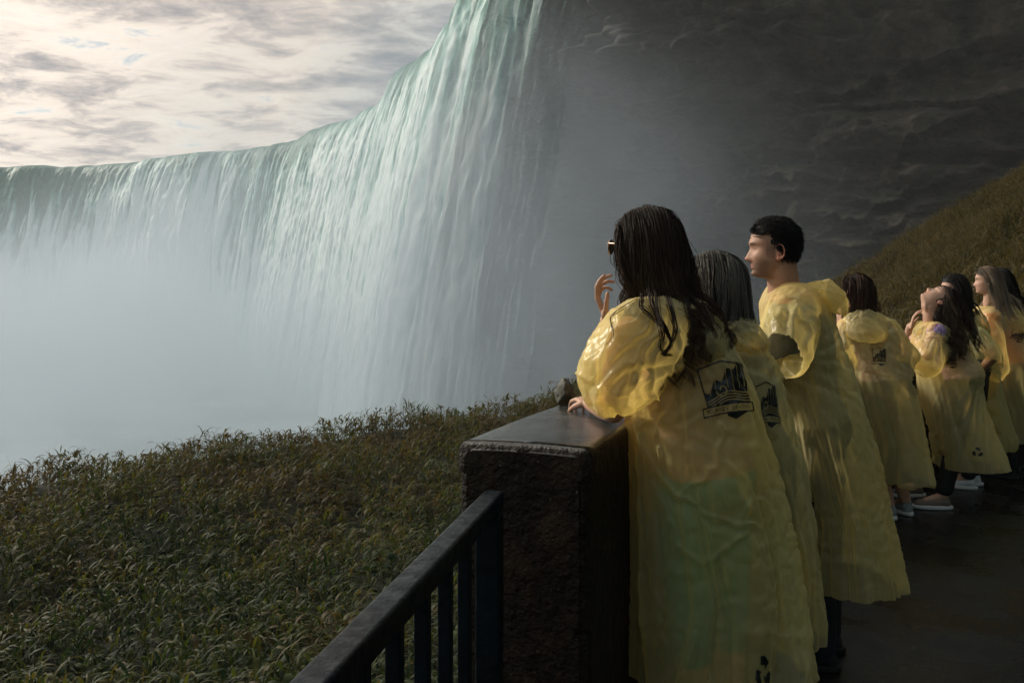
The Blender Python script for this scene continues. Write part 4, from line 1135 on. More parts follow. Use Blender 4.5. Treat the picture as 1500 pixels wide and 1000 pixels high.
# ================= woman leaning back
p5 = Person('woman tipping her head right back with loose brown hair and a purple scarf'); people.append(p5)
p5.torso((3.18, 6.02, .93), (3.08, 6.02, 1.16), P(1363, 472, 6.02), (-.88, .47, 0), .93)
p5.put_head(P(1375, 439, 6.0), (-.36, .10, .93), up=(.92, -.05, .38), k=.91, ears=True)
p5.arm(p5.shL, (2.86, 5.86, 1.09), (2.84, 6.05, 1.20)); p5.arm(p5.shR, (2.86, 6.2, 1.10), P(1333, 478, 6.1))
add_hand(p5.sol, P(1334, 480, 6.08), (.25, 0, .95), (.9, -.3, 0), .5, .1, .95, .5)
lg = [p5.leg((3.14, 5.96, .85), (3.10, 5.97, .46), (3.03, 6.0, .095), (2.85, 6.03, .03)), p5.leg((3.2, 6.14, .85), (3.12, 6.3, .46), (3.02, 6.37, .095), (2.84, 6.38, .03))]
p5.trousers(lg, .86, M_DARK, 'leggings'); p5.wear_shirt(M_PLUM, 'scarf_top', 9)
for h_, k_, a_, t__ in lg: p5.shoe(a_, t__, M_CANVAS, M_SOLE)
p5.finish(.006)
finish_cast(p5, [(470, 1346, 1380), (482, 1336, 1394), (505, 1336, 1406), (540, 1342, 1416), (590, 1350, 1432), (640, 1360, 1452), (712, 1374, 1480)], 6.05,
            [[(1362, 490, 5.95, .085), (1360, 520, 5.85, .118), (1356, 536, 5.82, .105)]], .27, [(P(1342, 550, 5.82), (-.65, -.1, -.72), .2)], neck_r=.07, voxel=.020, depth=(.11, .26), extra_coll=False)
# ================= dark-haired woman behind her
p6 = Person('woman with straight black hair whose face shows just behind the tipped back head'); people.append(p6)
p6.torso((3.58, 6.62, .93), (3.50, 6.62, 1.18), P(1404, 466, 6.62), (-.85, .52, 0), .93)
p6.put_head(P(1396, 424, 6.6), (-.97, -.12, .02), k=.91)
p6.arm(p6.shL, (3.55, 6.28, 1.06), (3.56, 6.5, .92)); p6.arm(p6.shR, (3.3, 6.8, 1.1), (3.2, 6.95, 1.14))
add_hand(p6.sol, (3.56, 6.5, .92), (.35, .2, -.5), (-.3, .9, 0), .5, .1, .95, .5)
lg = [p6.leg((3.54, 6.55, .85), (3.52, 6.56, .46), (3.54, 6.62, .09), (3.40, 6.70, .03)), p6.leg((3.64, 6.7, .85), (3.64, 6.72, .46), (3.66, 6.76, .09), (3.5, 6.85, .03))]
p6.trousers(lg, .9, M_DARK, 'leggings'); p6.wear_shirt(M_GREYC)
for h_, k_, a_, t__ in lg: p6.shoe(a_, t__, M_WCANVAS, M_SOLE)
p6.finish(.006)
PON2 = poncho_mat('pale_yellow_plastic', (.72, .66, .27))
finish_cast(p6, [(458, 1394, 1422), (468, 1388, 1434), (490, 1390, 1446), (540, 1400, 1456), (600, 1412, 1470), (658, 1424, 1484)], 6.62,
            [[(1412, 474, 6.52, .085), (1430, 500, 6.38, .12), (1443, 522, 6.30, .125), (1446, 540, 6.30, .11)]], .30, [(P(1446, 536, 6.30), (-.15, -.35, -.92), .3)], voxel=.020, depth=(.11, .24), extra_coll=False)
p6.g.data.materials[0] = PON2
# ================= blonde woman
p7 = Person('woman with long streaked blonde hair and an orange top under her poncho'); people.append(p7)
p7.torso((4.12, 7.02, .95), (4.02, 7.02, 1.22), P(1450, 452, 7.02), (-.80, .60, 0), .95)
p7.put_head(P(1446, 411, 7.0), (-.88, .47, 0), k=.91)
p7.arm(p7.shL, (3.86, 6.9, 1.10), (3.75, 7.1, 1.14)); p7.arm(p7.shR, (3.98, 7.3, 1.12), (3.8, 7.4, 1.14))
lg = [p7.leg((4.06, 6.95, .87), (4.06, 6.95, .48), (4.08, 7.0, .09), (3.95, 7.1, .03)), p7.leg((4.18, 7.08, .87), (4.18, 7.08, .48), (4.2, 7.14, .09), (4.07, 7.24, .03))]
p7.trousers(lg, .9, M_DARK); p7.wear_shirt(M_ORANGE)
for h_, k_, a_, t__ in lg: p7.shoe(a_, t__, M_DARK, M_DARK)
p7.finish(.007)
finish_cast(p7, [(448, 1434, 1468), (458, 1424, 1482), (480, 1422, 1496), (520, 1428, 1508), (580, 1440, 1522), (650, 1452, 1540)], 7.03,
            [[(1446, 474, 6.92, .10), (1450, 510, 6.82, .12), (1456, 540, 6.80, .11)]], .33, [(P(1450, 560, 6.80), (-.5, -.3, -.8), .2)], voxel=.022, depth=(.12, .26), extra_coll=False)
# ================= last woman
p8 = Person('woman with black hair standing furthest along, mostly hidden behind the blonde woman'); people.append(p8)
p8.torso((4.42, 7.42, .95), (4.36, 7.42, 1.2), P(1474, 452, 7.42), (-.70, .71, 0), .95)
p8.put_head(P(1462, 413, 7.4), (-.80, .6, 0), k=.91, ears=False)
p8.arm(p8.shL, (4.2, 7.28, 1.12), (4.1, 7.5, 1.14)); p8.arm(p8.shR, (4.55, 7.65, 1.12), (4.4, 7.8, 1.14))
lg = [p8.leg((4.36, 7.35, .87), (4.36, 7.36, .48), (4.38, 7.4, .09), (4.26, 7.5, .03)), p8.leg((4.48, 7.5, .87), (4.48, 7.5, .48), (4.5, 7.55, .09), (4.38, 7.65, .03))]
p8.trousers(lg, .9, M_DARK); p8.wear_shirt(M_GREYC)
for h_, k_, a_, t__ in lg: p8.shoe(a_, t__, M_DARK, M_DARK)
p8.finish(.008)
finish_cast(p8, [(450, 1464, 1490), (458, 1456, 1502), (480, 1458, 1520), (530, 1462, 1535), (590, 1470, 1545), (650, 1478, 1560)], 7.42,
            [[(1500, 480, 7.5, .10), (1525, 530, 7.5, .11)]], .32, [(P(1530, 550, 7.5), (.5, 0, -.8), .2)], voxel=.024, depth=(.12, .24), extra_coll=False)

# ---------------- let the plastic fall
import time as _t; _t0 = _t.time()
NFR = 26
S.frame_start, S.frame_end = 1, NFR
for f_ in range(1, NFR+1): S.frame_set(f_)
dg = bpy.context.evaluated_depsgraph_get()
new = []
for o, par in GARM:
    me = bpy.data.meshes.new_from_object(o.evaluated_get(dg)); new.append((o, par, me))
CREASE = {0: [((962, 458), (905, 520), (862, 562), 3.2, .008), ((975, 464), (928, 530), (908, 578), 3.5, .009), ((988, 474), (958, 540), (952, 582), 3, .008), ((940, 452), (885, 500), (858, 535), 3, .005), ((905, 500), (930, 540), (925, 575), 3, .005), ((998, 470), (1000, 560), (1012, 660), (1000, 720), 4, .008), ((1030, 640), (1090, 700), 4, .007), ((945, 760), (960, 860), (975, 985), 5, .007), ((1100, 790), (1120, 900), (1130, 985), 5, .007), ((843, 550), (885, 572), (925, 581), (962, 584), 4.5, .012), ((850, 592), (885, 606), (925, 612), 4, .008), ((975, 470), (945, 520), (930, 560), (938, 585), 5, .010), ((1000, 480), (985, 540), (988, 590), (960, 640), 4, .011),
               ((1010, 500), (1040, 560), (1052, 640), 4, .007), ((935, 640), (955, 690), (1000, 730), (1058, 762), (1108, 774), 4, .016), ((1060, 620), (1050, 680), (1000, 728), 4, .014), ((1097, 735), (1082, 765), 4, .010),
               ((968, 655), (975, 700), (992, 728), 4, .012), ((955, 700), (990, 790), (1030, 832), (1090, 780), 6, .012), ((900, 470), (880, 520), (868, 560), 4, .007), ((1018, 640), (1030, 760), (1075, 860), 5, .008), ((955, 560), (965, 600), (932, 625), 5, .012)],
          2: [((1150, 430), (1185, 470), (1190, 520), (1180, 560), 4, .010), ((1190, 470), (1200, 600), (1180, 760), 5, .009), ((1205, 480), (1225, 640), (1250, 840), 5, .010), ((1130, 450), (1145, 490), 4, .008), ((1168, 560), (1190, 680), (1205, 850), 5, .008), ((1230, 560), (1262, 700), (1285, 850), 5, .009)]}
def seg_dist(x, y, pts):
    best = np.full(x.shape, 1e9)
    for a, b in zip(pts[:-1], pts[1:]):
        a, b = np.array(a, float), np.array(b, float); ab = b-a; tt = np.clip(((x-a[0])*ab[0]+(y-a[1])*ab[1])/(ab@ab), 0, 1)
        best = np.minimum(best, np.hypot(x-a[0]-tt*ab[0], y-a[1]-tt*ab[1]))
    return best
def wrinkle(me, neck, idx, k=1.0):
    V, _, _ = mesh_arrays(me); N_ = np.empty(len(V)*3, np.float32); me.vertex_normals.foreach_get('vector', N_); N_ = N_.reshape(-1, 3)
    q = V-np.array(neck); r = np.linalg.norm(q, axis=1); d = q/np.maximum(r, .02)[:, None]; dz = d.copy(); dz[:, 2] *= .45
    w0 = .16*fbm(V[:, 0]*3, V[:, 1]*3, V[:, 2]*3, seed=700+idx, oct=2)
    def ridged(f, sd_): 
        return 1-2.2*np.abs(vnoise(dz[:, 0]*f+w0*2, dz[:, 1]*f+w0*2, dz[:, 2]*f+r*.8, seed=sd_))
    amp = np.clip(r, 0, 1.1)
    def facet(f, sd_): return np.abs(((1.5*vnoise(dz[:, 0]*f+w0*2, dz[:, 1]*f+w0*2, dz[:, 2]*f*1.6+r*.8, seed=sd_)) % 1.0)-.5)*4-1
    # long pleats falling from the shoulders: sharp edged, deeper towards the hem
    zt_, zb_ = V[:, 2].max(), V[:, 2].min(); f_ = np.clip((zt_-V[:, 2])/(zt_-zb_), 0, 1)
    lo = V[V[:, 2] < zb_+.25].mean(0); cx, cy = neck[0]+(lo[0]-neck[0])*np.minimum(1, f_*1.3), neck[1]+(lo[1]-neck[1])*np.minimum(1, f_*1.3)
    th = np.arctan2(V[:, 1]-cy, V[:, 0]-cx); rad_ = np.hypot(V[:, 0]-cx, V[:, 1]-cy)
    def tri(x): return np.abs((x % 1.0)-.5)*4-1
    wp = .55*vnoise(np.cos(th)*2+idx*3, np.sin(th)*2, f_*1.6, seed=770)+.12*vnoise(th*3, f_*5, seed=771)
    msk2 = .35+.65*sstep(-.3, .3, vnoise(np.cos(th)*2.4, np.sin(th)*2.4+idx, f_*1.2, seed=772)); msk3 = sstep(-.1, .35, vnoise(np.cos(th)*3, np.sin(th)*3+idx*2, f_*1.5, seed=773))
    A_ = (.006+.028*f_**1.1)*np.clip(rad_/.2, .3, 1.1)
    dsp = A_*(.62*tri(8/6.283*th+wp)*msk2 + .34*tri(17/6.283*th+1.7*wp)*msk3 + .16*tri(37/6.283*th+2.5*wp)*sstep(-.2, .3, vnoise(th*4, f_*3+idx, seed=774)))
    sleeve = sstep(.18, .30, np.hypot(V[:, 0]-neck[0], V[:, 1]-neck[1]))*sstep(.50, .34, f_)
    dsp = dsp*(1-.6*sleeve) + facet(2.6, 710+idx)*.009*sleeve
    cr_ = 1-2.4*np.abs(vnoise(V[:, 0]*9+w0*8, V[:, 1]*9, V[:, 2]*5+w0*9, seed=730+idx)); cr2 = 1-2.4*np.abs(vnoise(V[:, 0]*21, V[:, 1]*21+w0*9, V[:, 2]*12, seed=740+idx))
    msk = sstep(-.3, .5, vnoise(V[:, 0]*3.1, V[:, 1]*3.1, V[:, 2]*3.1, seed=750+idx))
    dsp += (.0016*(np.abs(((1.6*vnoise(V[:, 0]*7+w0*8, V[:, 1]*7, V[:, 2]*4+w0*9, seed=731+idx)) % 1.0)-.5)*4-1))*msk*2
    if idx in CREASE:
        px = 750+F*V[:, 0]/V[:, 1]; py = HY-F*(V[:, 2]-HC)/V[:, 1]; front = (N_*(V-np.array([0, 0, HC]))).sum(1) < 0
        px = px+6*vnoise(px/22, py/22, seed=760); py = py+6*vnoise(px/22, py/22, seed=761)
        for c_ in CREASE[idx]:
            dd = seg_dist(px, py, c_[:-2]); w_, a_ = c_[-2], c_[-1]
            dsp += np.where(front, 1.35*a_*(np.exp(-dd/w_)-.55*np.exp(-(dd/(w_*3.4))**2)), 0)
    V = V+N_*(dsp*k*sstep(.03, .14, r))[:, None]
    me.vertices.foreach_set('co', V.astype(np.float32).ravel()); me.update()
for o, par, me in new:
    V, _, _ = mesh_arrays(me); print('cloth', o.name, len(V), V.min(0).round(2), V.max(0).round(2))
    o.modifiers.clear(); o.vertex_groups.clear(); o.data = me; me.name = 'poncho'; o.name = 'poncho'; o.parent = par
    gi = [g_[0] for g_ in GARM].index(o)
    if gi < 3:
        sm = o.modifiers.new('sub', 'SUBSURF'); sm.levels = sm.render_levels = 1
        dg2 = bpy.context.evaluated_depsgraph_get(); dg2.update(); me2 = bpy.data.meshes.new_from_object(o.evaluated_get(dg2)); o.modifiers.clear(); o.data = me2; me2.name = 'poncho'
    wrinkle(o.data, people[gi].neck, gi)
    if gi >= 3:
        sm = o.modifiers.new('sub', 'SUBSURF'); sm.levels = sm.render_levels = 1
for p in people:
    for ob_ in list(p.coll.objects): bpy.data.objects.remove(ob_)
    bpy.data.collections.remove(p.coll)
S.frame_set(1); print('cloth seconds', round(_t.time()-_t0, 1))
dg = bpy.context.evaluated_depsgraph_get(); dg.update()
def bvh_of(o):
    me = o.evaluated_get(dg).to_mesh(); b = BVHTree.FromPolygons([v.co.copy() for v in me.vertices], [tuple(q.vertices) for q in me.polygons]); o.evaluated_get(dg).to_mesh_clear(); return b
for p in people: p.bvh = bvh_of(p.g)

# ---------------- hoods
hood(p1.o, P(984, 464, 2.62), (-.50, .86, 0), 1.0, sag=.16, back=.055, seed=3, wide=.10, front=.035)
hood(p2.o, P(1062, 480, 2.96), (-.75, .66, 0), .85, sag=.12, back=.03, seed=8, front=.03)
hood(p3.o, P(1160, 424, 3.44), (-.97, .24, 0), .9, sag=.13, back=.11, seed=13, wide=.09, front=.02)
hood(p4.o, P(1262, 467, 5.70), (.0, 1, 0), 1.0, sag=.17, back=.05, seed=21, wide=.115, front=.04)
hood(p5.o, P(1374, 474, 6.02), (-.88, .47, 0), .95, sag=.14, back=.05, seed=25, front=.03)
hood(p6.o, P(1410, 466, 6.62), (-.85, .52, 0), .95, sag=.14, back=.06, seed=29, m=PON2)
hood(p7.o, P(1456, 458, 7.02), (-.80, .60, 0), 1.0, sag=.16, back=.08, seed=33)
hood(p8.o, P(1478, 456, 7.42), (-.70, .71, 0), .95, sag=.14, back=.06, seed=37)

# ---------------- prints
mark('printed_emblem', p1.bvh, p1.o, 1063, 570, 82, 96, logo, (150, 160), rot=R(9))
mark('printed_emblem', p2.bvh, p2.o, 1124, 592, 38, 74, logo, (90, 110), rot=R(2))
mark('printed_emblem', p3.bvh, p3.o, 1238, 510, 40, 70, logo, (80, 90))
mark('printed_emblem', p4.bvh, p4.o, 1288, 522, 22, 30, logo, (50, 60))
mark('printed_emblem', p5.bvh, p5.o, 1393, 528, 18, 26, logo, (50, 60), rot=R(6))
mark('printed_emblem', p7.bvh, p7.o, 1491, 492, 22, 20, logo, (50, 50), rot=R(-20))
mark('recycling_mark', p1.bvh, p1.o, 1118, 984, 34, 52, recycle, (60, 60))
mark('recycling_mark', p2.bvh, p2.o, 1173, 917, 15, 38, recycle, (60, 60))
mark('recycling_mark', p5.bvh, p5.o, 1432, 662, 16, 16, recycle, (50, 50))

# ---------------- hair
I3 = np.eye(3)
def bodycol(p, r=(.21, .20, .26), dz=.06): return (p.chest+A3(0, 0, dz), I3, r)
hair('long_hair', p1.hc, p1.hA, p1.hk*1.0, p1.o, M_HAIR, 220, 30, .435, 26, fmax=.060, colliders=[(P(998, 575, 2.62), I3, (.145, .215, .30))], drift=(.26, 0, 0), wave=.030, rad=.0009, seed=5, tight=.78, hairline=.62, loose=420, vol=.006)
hair('bob_hair', p2.hc, p2.hA, p2.hk*1.0, p2.o, M_GREY, 110, 28, .27, 16, colliders=[bodycol(p2, (.10, .14, .22))], drift=(.0, 0, 0), wave=.010, rad=.0010, seed=9, tight=.6, vol=.005)
hair('short_hair', p3.hc, p3.hA, p3.hk*1.0, p3.o, M_HAIRB, 420, 14, .016, 4, wave=.001, rad=.0010, seed=12, tight=.35, hairline=.66, zmin=-.62, vol=.004, lift=.22)
hair('bob_hair', p4.hc, p4.hA, p4.hk*1.0, p4.o, M_BROWN, 80, 16, .27, 14, colliders=[bodycol(p4, (.16, .16, .22))], wave=.010, rad=.0017, seed=15, tight=.6, vol=.010)
hair('loose_hair', p5.hc, p5.hA, p5.hk*1.0, p5.o, M_HAIR, 80, 16, .42, 18, colliders=[bodycol(p5, (.15, .16, .22))], drift=(.32, -.15, 0), wave=.020, rad=.0018, seed=18, tight=.6, loose=60, vol=.014)
hair('straight_hair', p6.hc, p6.hA, p6.hk*1.02, p6.o, M_HAIRB, 60, 14, .34, 14, colliders=[bodycol(p6, (.15, .15, .22))], wave=.004, rad=.0019, seed=21, tight=.5)
hair('blonde_hair', p7.hc, p7.hA, p7.hk*1.02, p7.o, M_BLOND, 70, 16, .40, 14, colliders=[bodycol(p7, (.17, .17, .24))], drift=(.25, -.1, 0), wave=.006, rad=.0018, seed=24, tight=.5)
hair('black_hair', p8.hc, p8.hA, p8.hk*1.02, p8.o, M_HAIRB, 60, 14, .40, 14, colliders=[bodycol(p8, (.17, .17, .24))], drift=(.35, 0, 0), wave=.006, rad=.0019, seed=27, tight=.5)

def lock(name, p, m, lines, n=9, spread=.004, off=.012, rad=.0014, seed=3):
    g = np.random.default_rng(seed); Vs, Fs_, base = [], [], 0
    for ln in lines:
        t_ = np.linspace(0, len(ln)-1, 40); px = np.interp(t_, range(len(ln)), [q[0] for q in ln]); py = np.interp(t_, range(len(ln)), [q[1] for q in ln])
        for _ in range(6): px[1:-1] = (px[:-2]+2*px[1:-1]+px[2:])/4; py[1:-1] = (py[:-2]+2*py[1:-1]+py[2:])/4
        pts = []
        for x, y in zip(px, py):
            o_ = Vector((0, 0, HC)); dr = Vector(((x-750)/F, 1, -(y-HY)/F)).normalized(); h_ = p.bvh.ray_cast(o_, dr)
            pts.append(np.array(h_[0]-dr*off) if h_[0] is not None and h_[0].y < p.hc[1]+.12 else None)
        ys = [q[1] if q is not None else np.nan for q in pts]; ok = ~np.isnan(ys)
        yy = np.interp(range(40), np.arange(40)[ok], np.array(ys)[ok]) if ok.any() else np.full(40, p.hc[1]-.1)
        for _ in range(8): yy[1:-1] = np.minimum(yy[1:-1], (yy[:-2]+2*yy[1:-1]+yy[2:])/4)
        C_ = np.array([P(x, y, Y_) for x, y, Y_ in zip(px, py, yy)])
        for i in range(n):
            s_ = np.linspace(0, 1, 40)[:, None]; o3 = g.normal(0, spread, 3)*(1-.6*s_)+.002*np.sin(s_*g.uniform(5, 12)+g.uniform(0, 6, 3)); Q = C_+o3
            d = np.gradient(Q, axis=0); d /= np.linalg.norm(d, axis=1)[:, None]; hx0 = np.cross(d, [.3, .5, .81]); hx0 /= np.linalg.norm(hx0, axis=1)[:, None]; hy0 = np.cross(d, hx0); rr = rad*(1-.7*s_**2)
            V = np.stack([Q+(hx0*math.cos(a)+hy0*math.sin(a))*rr for a in (0, 2.094, 4.189)], 1).reshape(-1, 3)
            Fs_.append(np.array([[i_*3+j, i_*3+(j+1) % 3, (i_+1)*3+(j+1) % 3, (i_+1)*3+j] for i_ in range(39) for j in range(3)])+base); Vs.append(V); base += len(V)
    V = np.concatenate(Vs); return mesh_np(name, V, np.concatenate(Fs_), [m], parent=p.o, attr={'hue': np.full(len(V), .35), 'tip': np.full(len(V), .2)})
lock('wet_locks', p1, M_HAIR, [[(958, 420), (962, 460), (972, 490), (966, 508), (975, 521)], [(975, 425), (985, 460), (990, 485), (978, 512), (968, 518), (985, 520)], [(950, 425), (956, 450), (975, 480), (985, 505), (975, 518)],
    [(940, 430), (938, 448), (952, 462), (968, 478)], [(1000, 430), (1012, 470), (1018, 505), (1012, 528)], [(1020, 430), (1040, 470), (1046, 505), (1040, 530)], [(1015, 425), (1034, 460), (1050, 490), (1042, 520)], [(1005, 420), (1022, 450), (1042, 480), (1048, 510)]], 12, .0045)
lock('stray_hair', p1, M_HAIR, [[(935, 438), (905, 455), (892, 466), (898, 486), (897, 496), (887, 505)]], 3, .0012, .006, .0011)
# ---------------- sunglasses of the nearest woman
def tube_mesh(name, pts, r, m, parent, seg=8, closed=False):
    pts = np.array(pts, float); n = len(pts); d = np.gradient(pts, axis=0); d /= np.linalg.norm(d, axis=1)[:, None]
    V = []
    for p_, dd in zip(pts, d):
        x, y, _z = frame_of(dd, (.1, .2, .97)); V += [p_+(x*math.cos(a)+y*math.sin(a))*r for a in np.linspace(0, 2*np.pi, seg, endpoint=False)]
    Fc = [(i*seg+j, i*seg+(j+1) % seg, (i+1)*seg+(j+1) % seg, (i+1)*seg+j) for i in range(n-1) for j in range(seg)]
    return mesh_np(name, V, Fc, [m], parent=parent)
tg = mat('gold_metal'); tg.b.inputs['Base Color'].default_value = (.75, .55, .38, 1); tg.b.inputs['Metallic'].default_value = 1; tg.b.inputs['Roughness'].default_value = .25
tl = mat('dark_lens'); tl.b.inputs['Base Color'].default_value = (.02, .015, .012, 1); tl.b.inputs['Roughness'].default_value = .05
sg = empty('sunglasses', tuple(p1.hc)); tag(sg, 'thin gold rimmed dark sunglasses worn by the long haired woman', 'sunglasses')
def gl(l): return (p1.hc+np.array(l)@p1.hA)-p1.hc
for sgn in (-1, 1):
    c0 = np.array([sgn*.034, .112, -.004]); ringp = [gl(c0+[sgn*.0+.026*math.cos(a), -abs(.026*math.cos(a)+sgn*.02)*.25, .023*math.sin(a)]) for a in np.linspace(0, 2*np.pi, 29)]
    tube_mesh('rim', ringp, .0016, tg.m, sg)
    V = [gl(c0)]+ringp[:-1]; V = np.array(V); Vb = V-(np.array([0, .0018, 0])@p1.hA); n_ = len(V)
    Fc = [(0, 1+j, 1+(j+1) % 28, 1+(j+1) % 28) for j in range(28)]+[(n_, n_+1+(j+1) % 28, n_+1+j, n_+1+j) for j in range(28)]
    bm = bmesh.new(); vv = [bm.verts.new(v) for v in np.vstack([V, Vb])]
    for f in Fc: bm.faces.new([vv[i] for i in dict.fromkeys(f)])
    me = bpy.data.meshes.new('lens'); bm.to_mesh(me); bm.free(); link('lens', me, [tl.m], sg)
    tube_mesh('temple', [gl([sgn*.060, .104, .004]), gl([sgn*.078, .085, .006]), gl([sgn*.084, .02, .004]), gl([sgn*.082, -.01, -.004]), gl([sgn*.080, -.02, -.014])], .0018, tg.m, sg)
tube_mesh('bridge', [gl([-.010, .113, .004]), gl([0, .118, .008]), gl([.010, .113, .004])], .0016, tg.m, sg)

# ---------------- stone on the parapet under her hand
bm = bmesh.new(); bmesh.ops.create_icosphere(bm, subdivisions=4, radius=1)
for v in bm.verts:
    q = np.array(v.co); n_ = 1+.22*float(fbm(q[0]*1.6+3, q[1]*1.6, q[2]*1.6, seed=900, oct=4))
    v.co = Vector(q*n_*np.array([.034, .040, .050]))
me = bpy.data.meshes.new('rough_stone'); bm.to_mesh(me); bm.free()
t = mat('mossy_stone'); a = t.noise(t.tc.outputs['Object'], 40, 8, .7); t.L(t.ramp(a, [(.35, (.012, .013, .009)), (.55, (.06, .06, .035)), (.7, (.14, .13, .08))]), t.b.inputs['Base Color']); t.L(bump(t, a, 1, .01), t.b.inputs['Normal'])
stn = link('rough_stone', me, [t.m]); stn.location = (.190, 3.09, WT+.043); tag(stn, 'small rough mossy stone on the parapet top beside the hand', 'stone')
# ---------------------------------------------------------------- plants of the bench and of the hill
def blade_mesh(base, az, length, width, lean, curl, nseg, tw, hue, name, m, stemh=None):
    """many arched tapering leaves as one mesh; every argument is an array over leaves"""
    n = len(base); s = np.linspace(0, 1, nseg+1)
    ang = (lean[:, None] + curl[:, None]*s[None, :]**1.6)        # angle from the vertical
    dl = length[:, None]/nseg
    hx = np.cumsum(np.sin(ang)*dl, 1) - np.sin(ang[:, :1])*dl
    hz_ = np.cumsum(np.cos(ang)*dl, 1) - np.cos(ang[:, :1])*dl
    ca, sa = np.cos(az), np.sin(az)
    cx = base[:, 0:1]+hx*ca[:, None]; cy = base[:, 1:2]+hx*sa[:, None]; cz = base[:, 2:3]+hz_
    wd = width[:, None]*(np.minimum(1, s*4+.35)*(1-s**2.2)+.03)[None, :]
    px_, py_ = -sa, ca
    twz = tw[:, None]*s[None, :]
    ox = px_[:, None]*np.cos(twz)*wd; oy = py_[:, None]*np.cos(twz)*wd; oz = np.sin(twz)*wd
    A = np.stack([cx-ox, cy-oy, cz-oz], -1); B = np.stack([cx+ox, cy+oy, cz+oz], -1)
    V = np.stack([A, B], 2).reshape(n, -1, 3)                    # n, (nseg+1)*2, 3
    k = (nseg+1)*2
    f0 = np.array([[2*i, 2*i+1, 2*i+3, 2*i+2] for i in range(nseg)])
    Fc = (np.arange(n)[:, None, None]*k + f0[None]).reshape(-1, 4)
    h = np.repeat(hue, k)
    return mesh_np(name, V.reshape(-1, 3), Fc, [m], attr={'hue': h, 'tip': np.tile(np.repeat(s, 2), n)}, smooth=True)
def leaf_mat(name, stops, trans=.40, rough=.6, spec=.18):
    t = mat(name)
    h = t.N('ShaderNodeAttribute', attribute_name='hue').outputs['Fac']
    ti = t.N('ShaderNodeAttribute', attribute_name='tip').outputs['Fac']
    big = t.noise(t.tc.outputs['Object'], .55, 3, .6)
    f = t.math('ADD', t.math('MULTIPLY', h, .75), t.math('MULTIPLY', t.math('SUBTRACT', big, .38), 1.1))
    colr = t.ramp(f, stops)
    colr = t.mix(t.math('MULTIPLY', t.math('POWER', ti, 4.0), .5), colr, (.16, .12, .05))
    t.L(colr, t.b.inputs['Base Color']); t.b.inputs['Roughness'].default_value = rough
    t.b.inputs['Specular IOR Level'].default_value = spec
    tr = t.N('ShaderNodeBsdfTranslucent'); t.L(t.mix(1.0, colr, (1.3, 1.25, .7), 'MULTIPLY'), tr.inputs[0])
    mx = t.N('ShaderNodeMixShader'); mx.inputs[0].default_value = trans
    t.L(t.b.outputs[0], mx.inputs[1]); t.L(tr.outputs[0], mx.inputs[2]); t.L(mx.outputs[0], t.out.inputs[0])
    return t.m
lm = leaf_mat('reed_leaf', [(.12, (.009, .022, .009)), (.36, (.022, .044, .013)), (.56, (.070, .080, .018)), (.70, (.085, .062, .022)), (.95, (.046, .032, .015))])
g2 = np.random.default_rng(11)
def field(n, xr, yr, keep, dens=None):
    x = g2.uniform(*xr, n); y = g2.uniform(*yr, n); k = keep(x, y); return x[k], y[k]
def infrustum(x, y, m=1.0): return (y > 1.5) & (x > -.60*y-m) & (x < .60*y+m)
def keepb(x, y):
    sd_ = sdist(x, y)
    near_par = (x > -.25) & (y > 2.15) & (par_side(np.clip(x+.30, .2, 50), y-.28) > -.16)
    deckz = (y < 2.35) & (x > -.42-(2.3-y)*.3)
    k = infrustum(x, y) & (sd_ > -1.0) & ~near_par & ~deckz & (x < 3+.2*y)
    p = np.clip(1.35-y/26, .7, 1)
    return k & (g2.random(len(x)) < p)
sx, sy = field(44000, (-17, 9), (2.0, 34), keepb)
sz = ground_h(sx, sy)
nst = len(sx)
hp = g2.uniform(.28, .64, nst)*(1+.45*vnoise(sx/1.1, sy/1.1, seed=400))
wind = R(-20)
L_ = []
for k in range(8):
    f = g2.uniform(.15, 1.0, nst)
    base = np.stack([sx+g2.normal(0, .02, nst), sy+g2.normal(0, .02, nst), sz+hp*f*.85-.02], 1)
    az = g2.uniform(0, 2*np.pi, nst)
    # the wind off the falls bends the leaves to the right
    az = np.where(g2.random(nst) < .45, g2.normal(wind, .7, nst), az)
    L_.append((base, az, g2.uniform(.15, .38, nst)*(1.1-.3*f), g2.uniform(.007, .016, nst), g2.uniform(.15, .7, nst), g2.uniform(1.2, 2.9, nst), g2.uniform(-.9, .9, nst), np.clip(g2.beta(2, 3, nst)+.40*sstep(7, 16, sy)+.12*vnoise(sx/1.1, sy/1.1, seed=402), 0, 1)))
for l in L_[:2]:
    k_ = g2.random(nst) < .16; l[3][k_] *= 2.6; l[2][k_] *= .8
cat_ = [np.concatenate([l[i] for l in L_]) for i in range(8)]
# stems
st_base = np.stack([sx, sy, sz-.05], 1)
args = [np.concatenate([cat_[0], st_base]), np.concatenate([cat_[1], g2.uniform(0, 6.28, nst)]), np.concatenate([cat_[2], hp+.05]), np.concatenate([cat_[3], np.full(nst, .004)]),
        np.concatenate([cat_[4], g2.uniform(0, .15, nst)]), np.concatenate([cat_[5], g2.uniform(.1, .5, nst)])]
tw = np.concatenate([cat_[6], np.zeros(nst)]); hue = np.concatenate([cat_[7], np.full(nst, .35)])
reeds = blade_mesh(args[0], args[1], args[2], args[3], args[4], args[5], 5, tw, hue, 'reed_field', lm)
tag(reeds, 'dense field of knee high arching green and straw coloured plants below the railing', 'plants', kind='stuff')
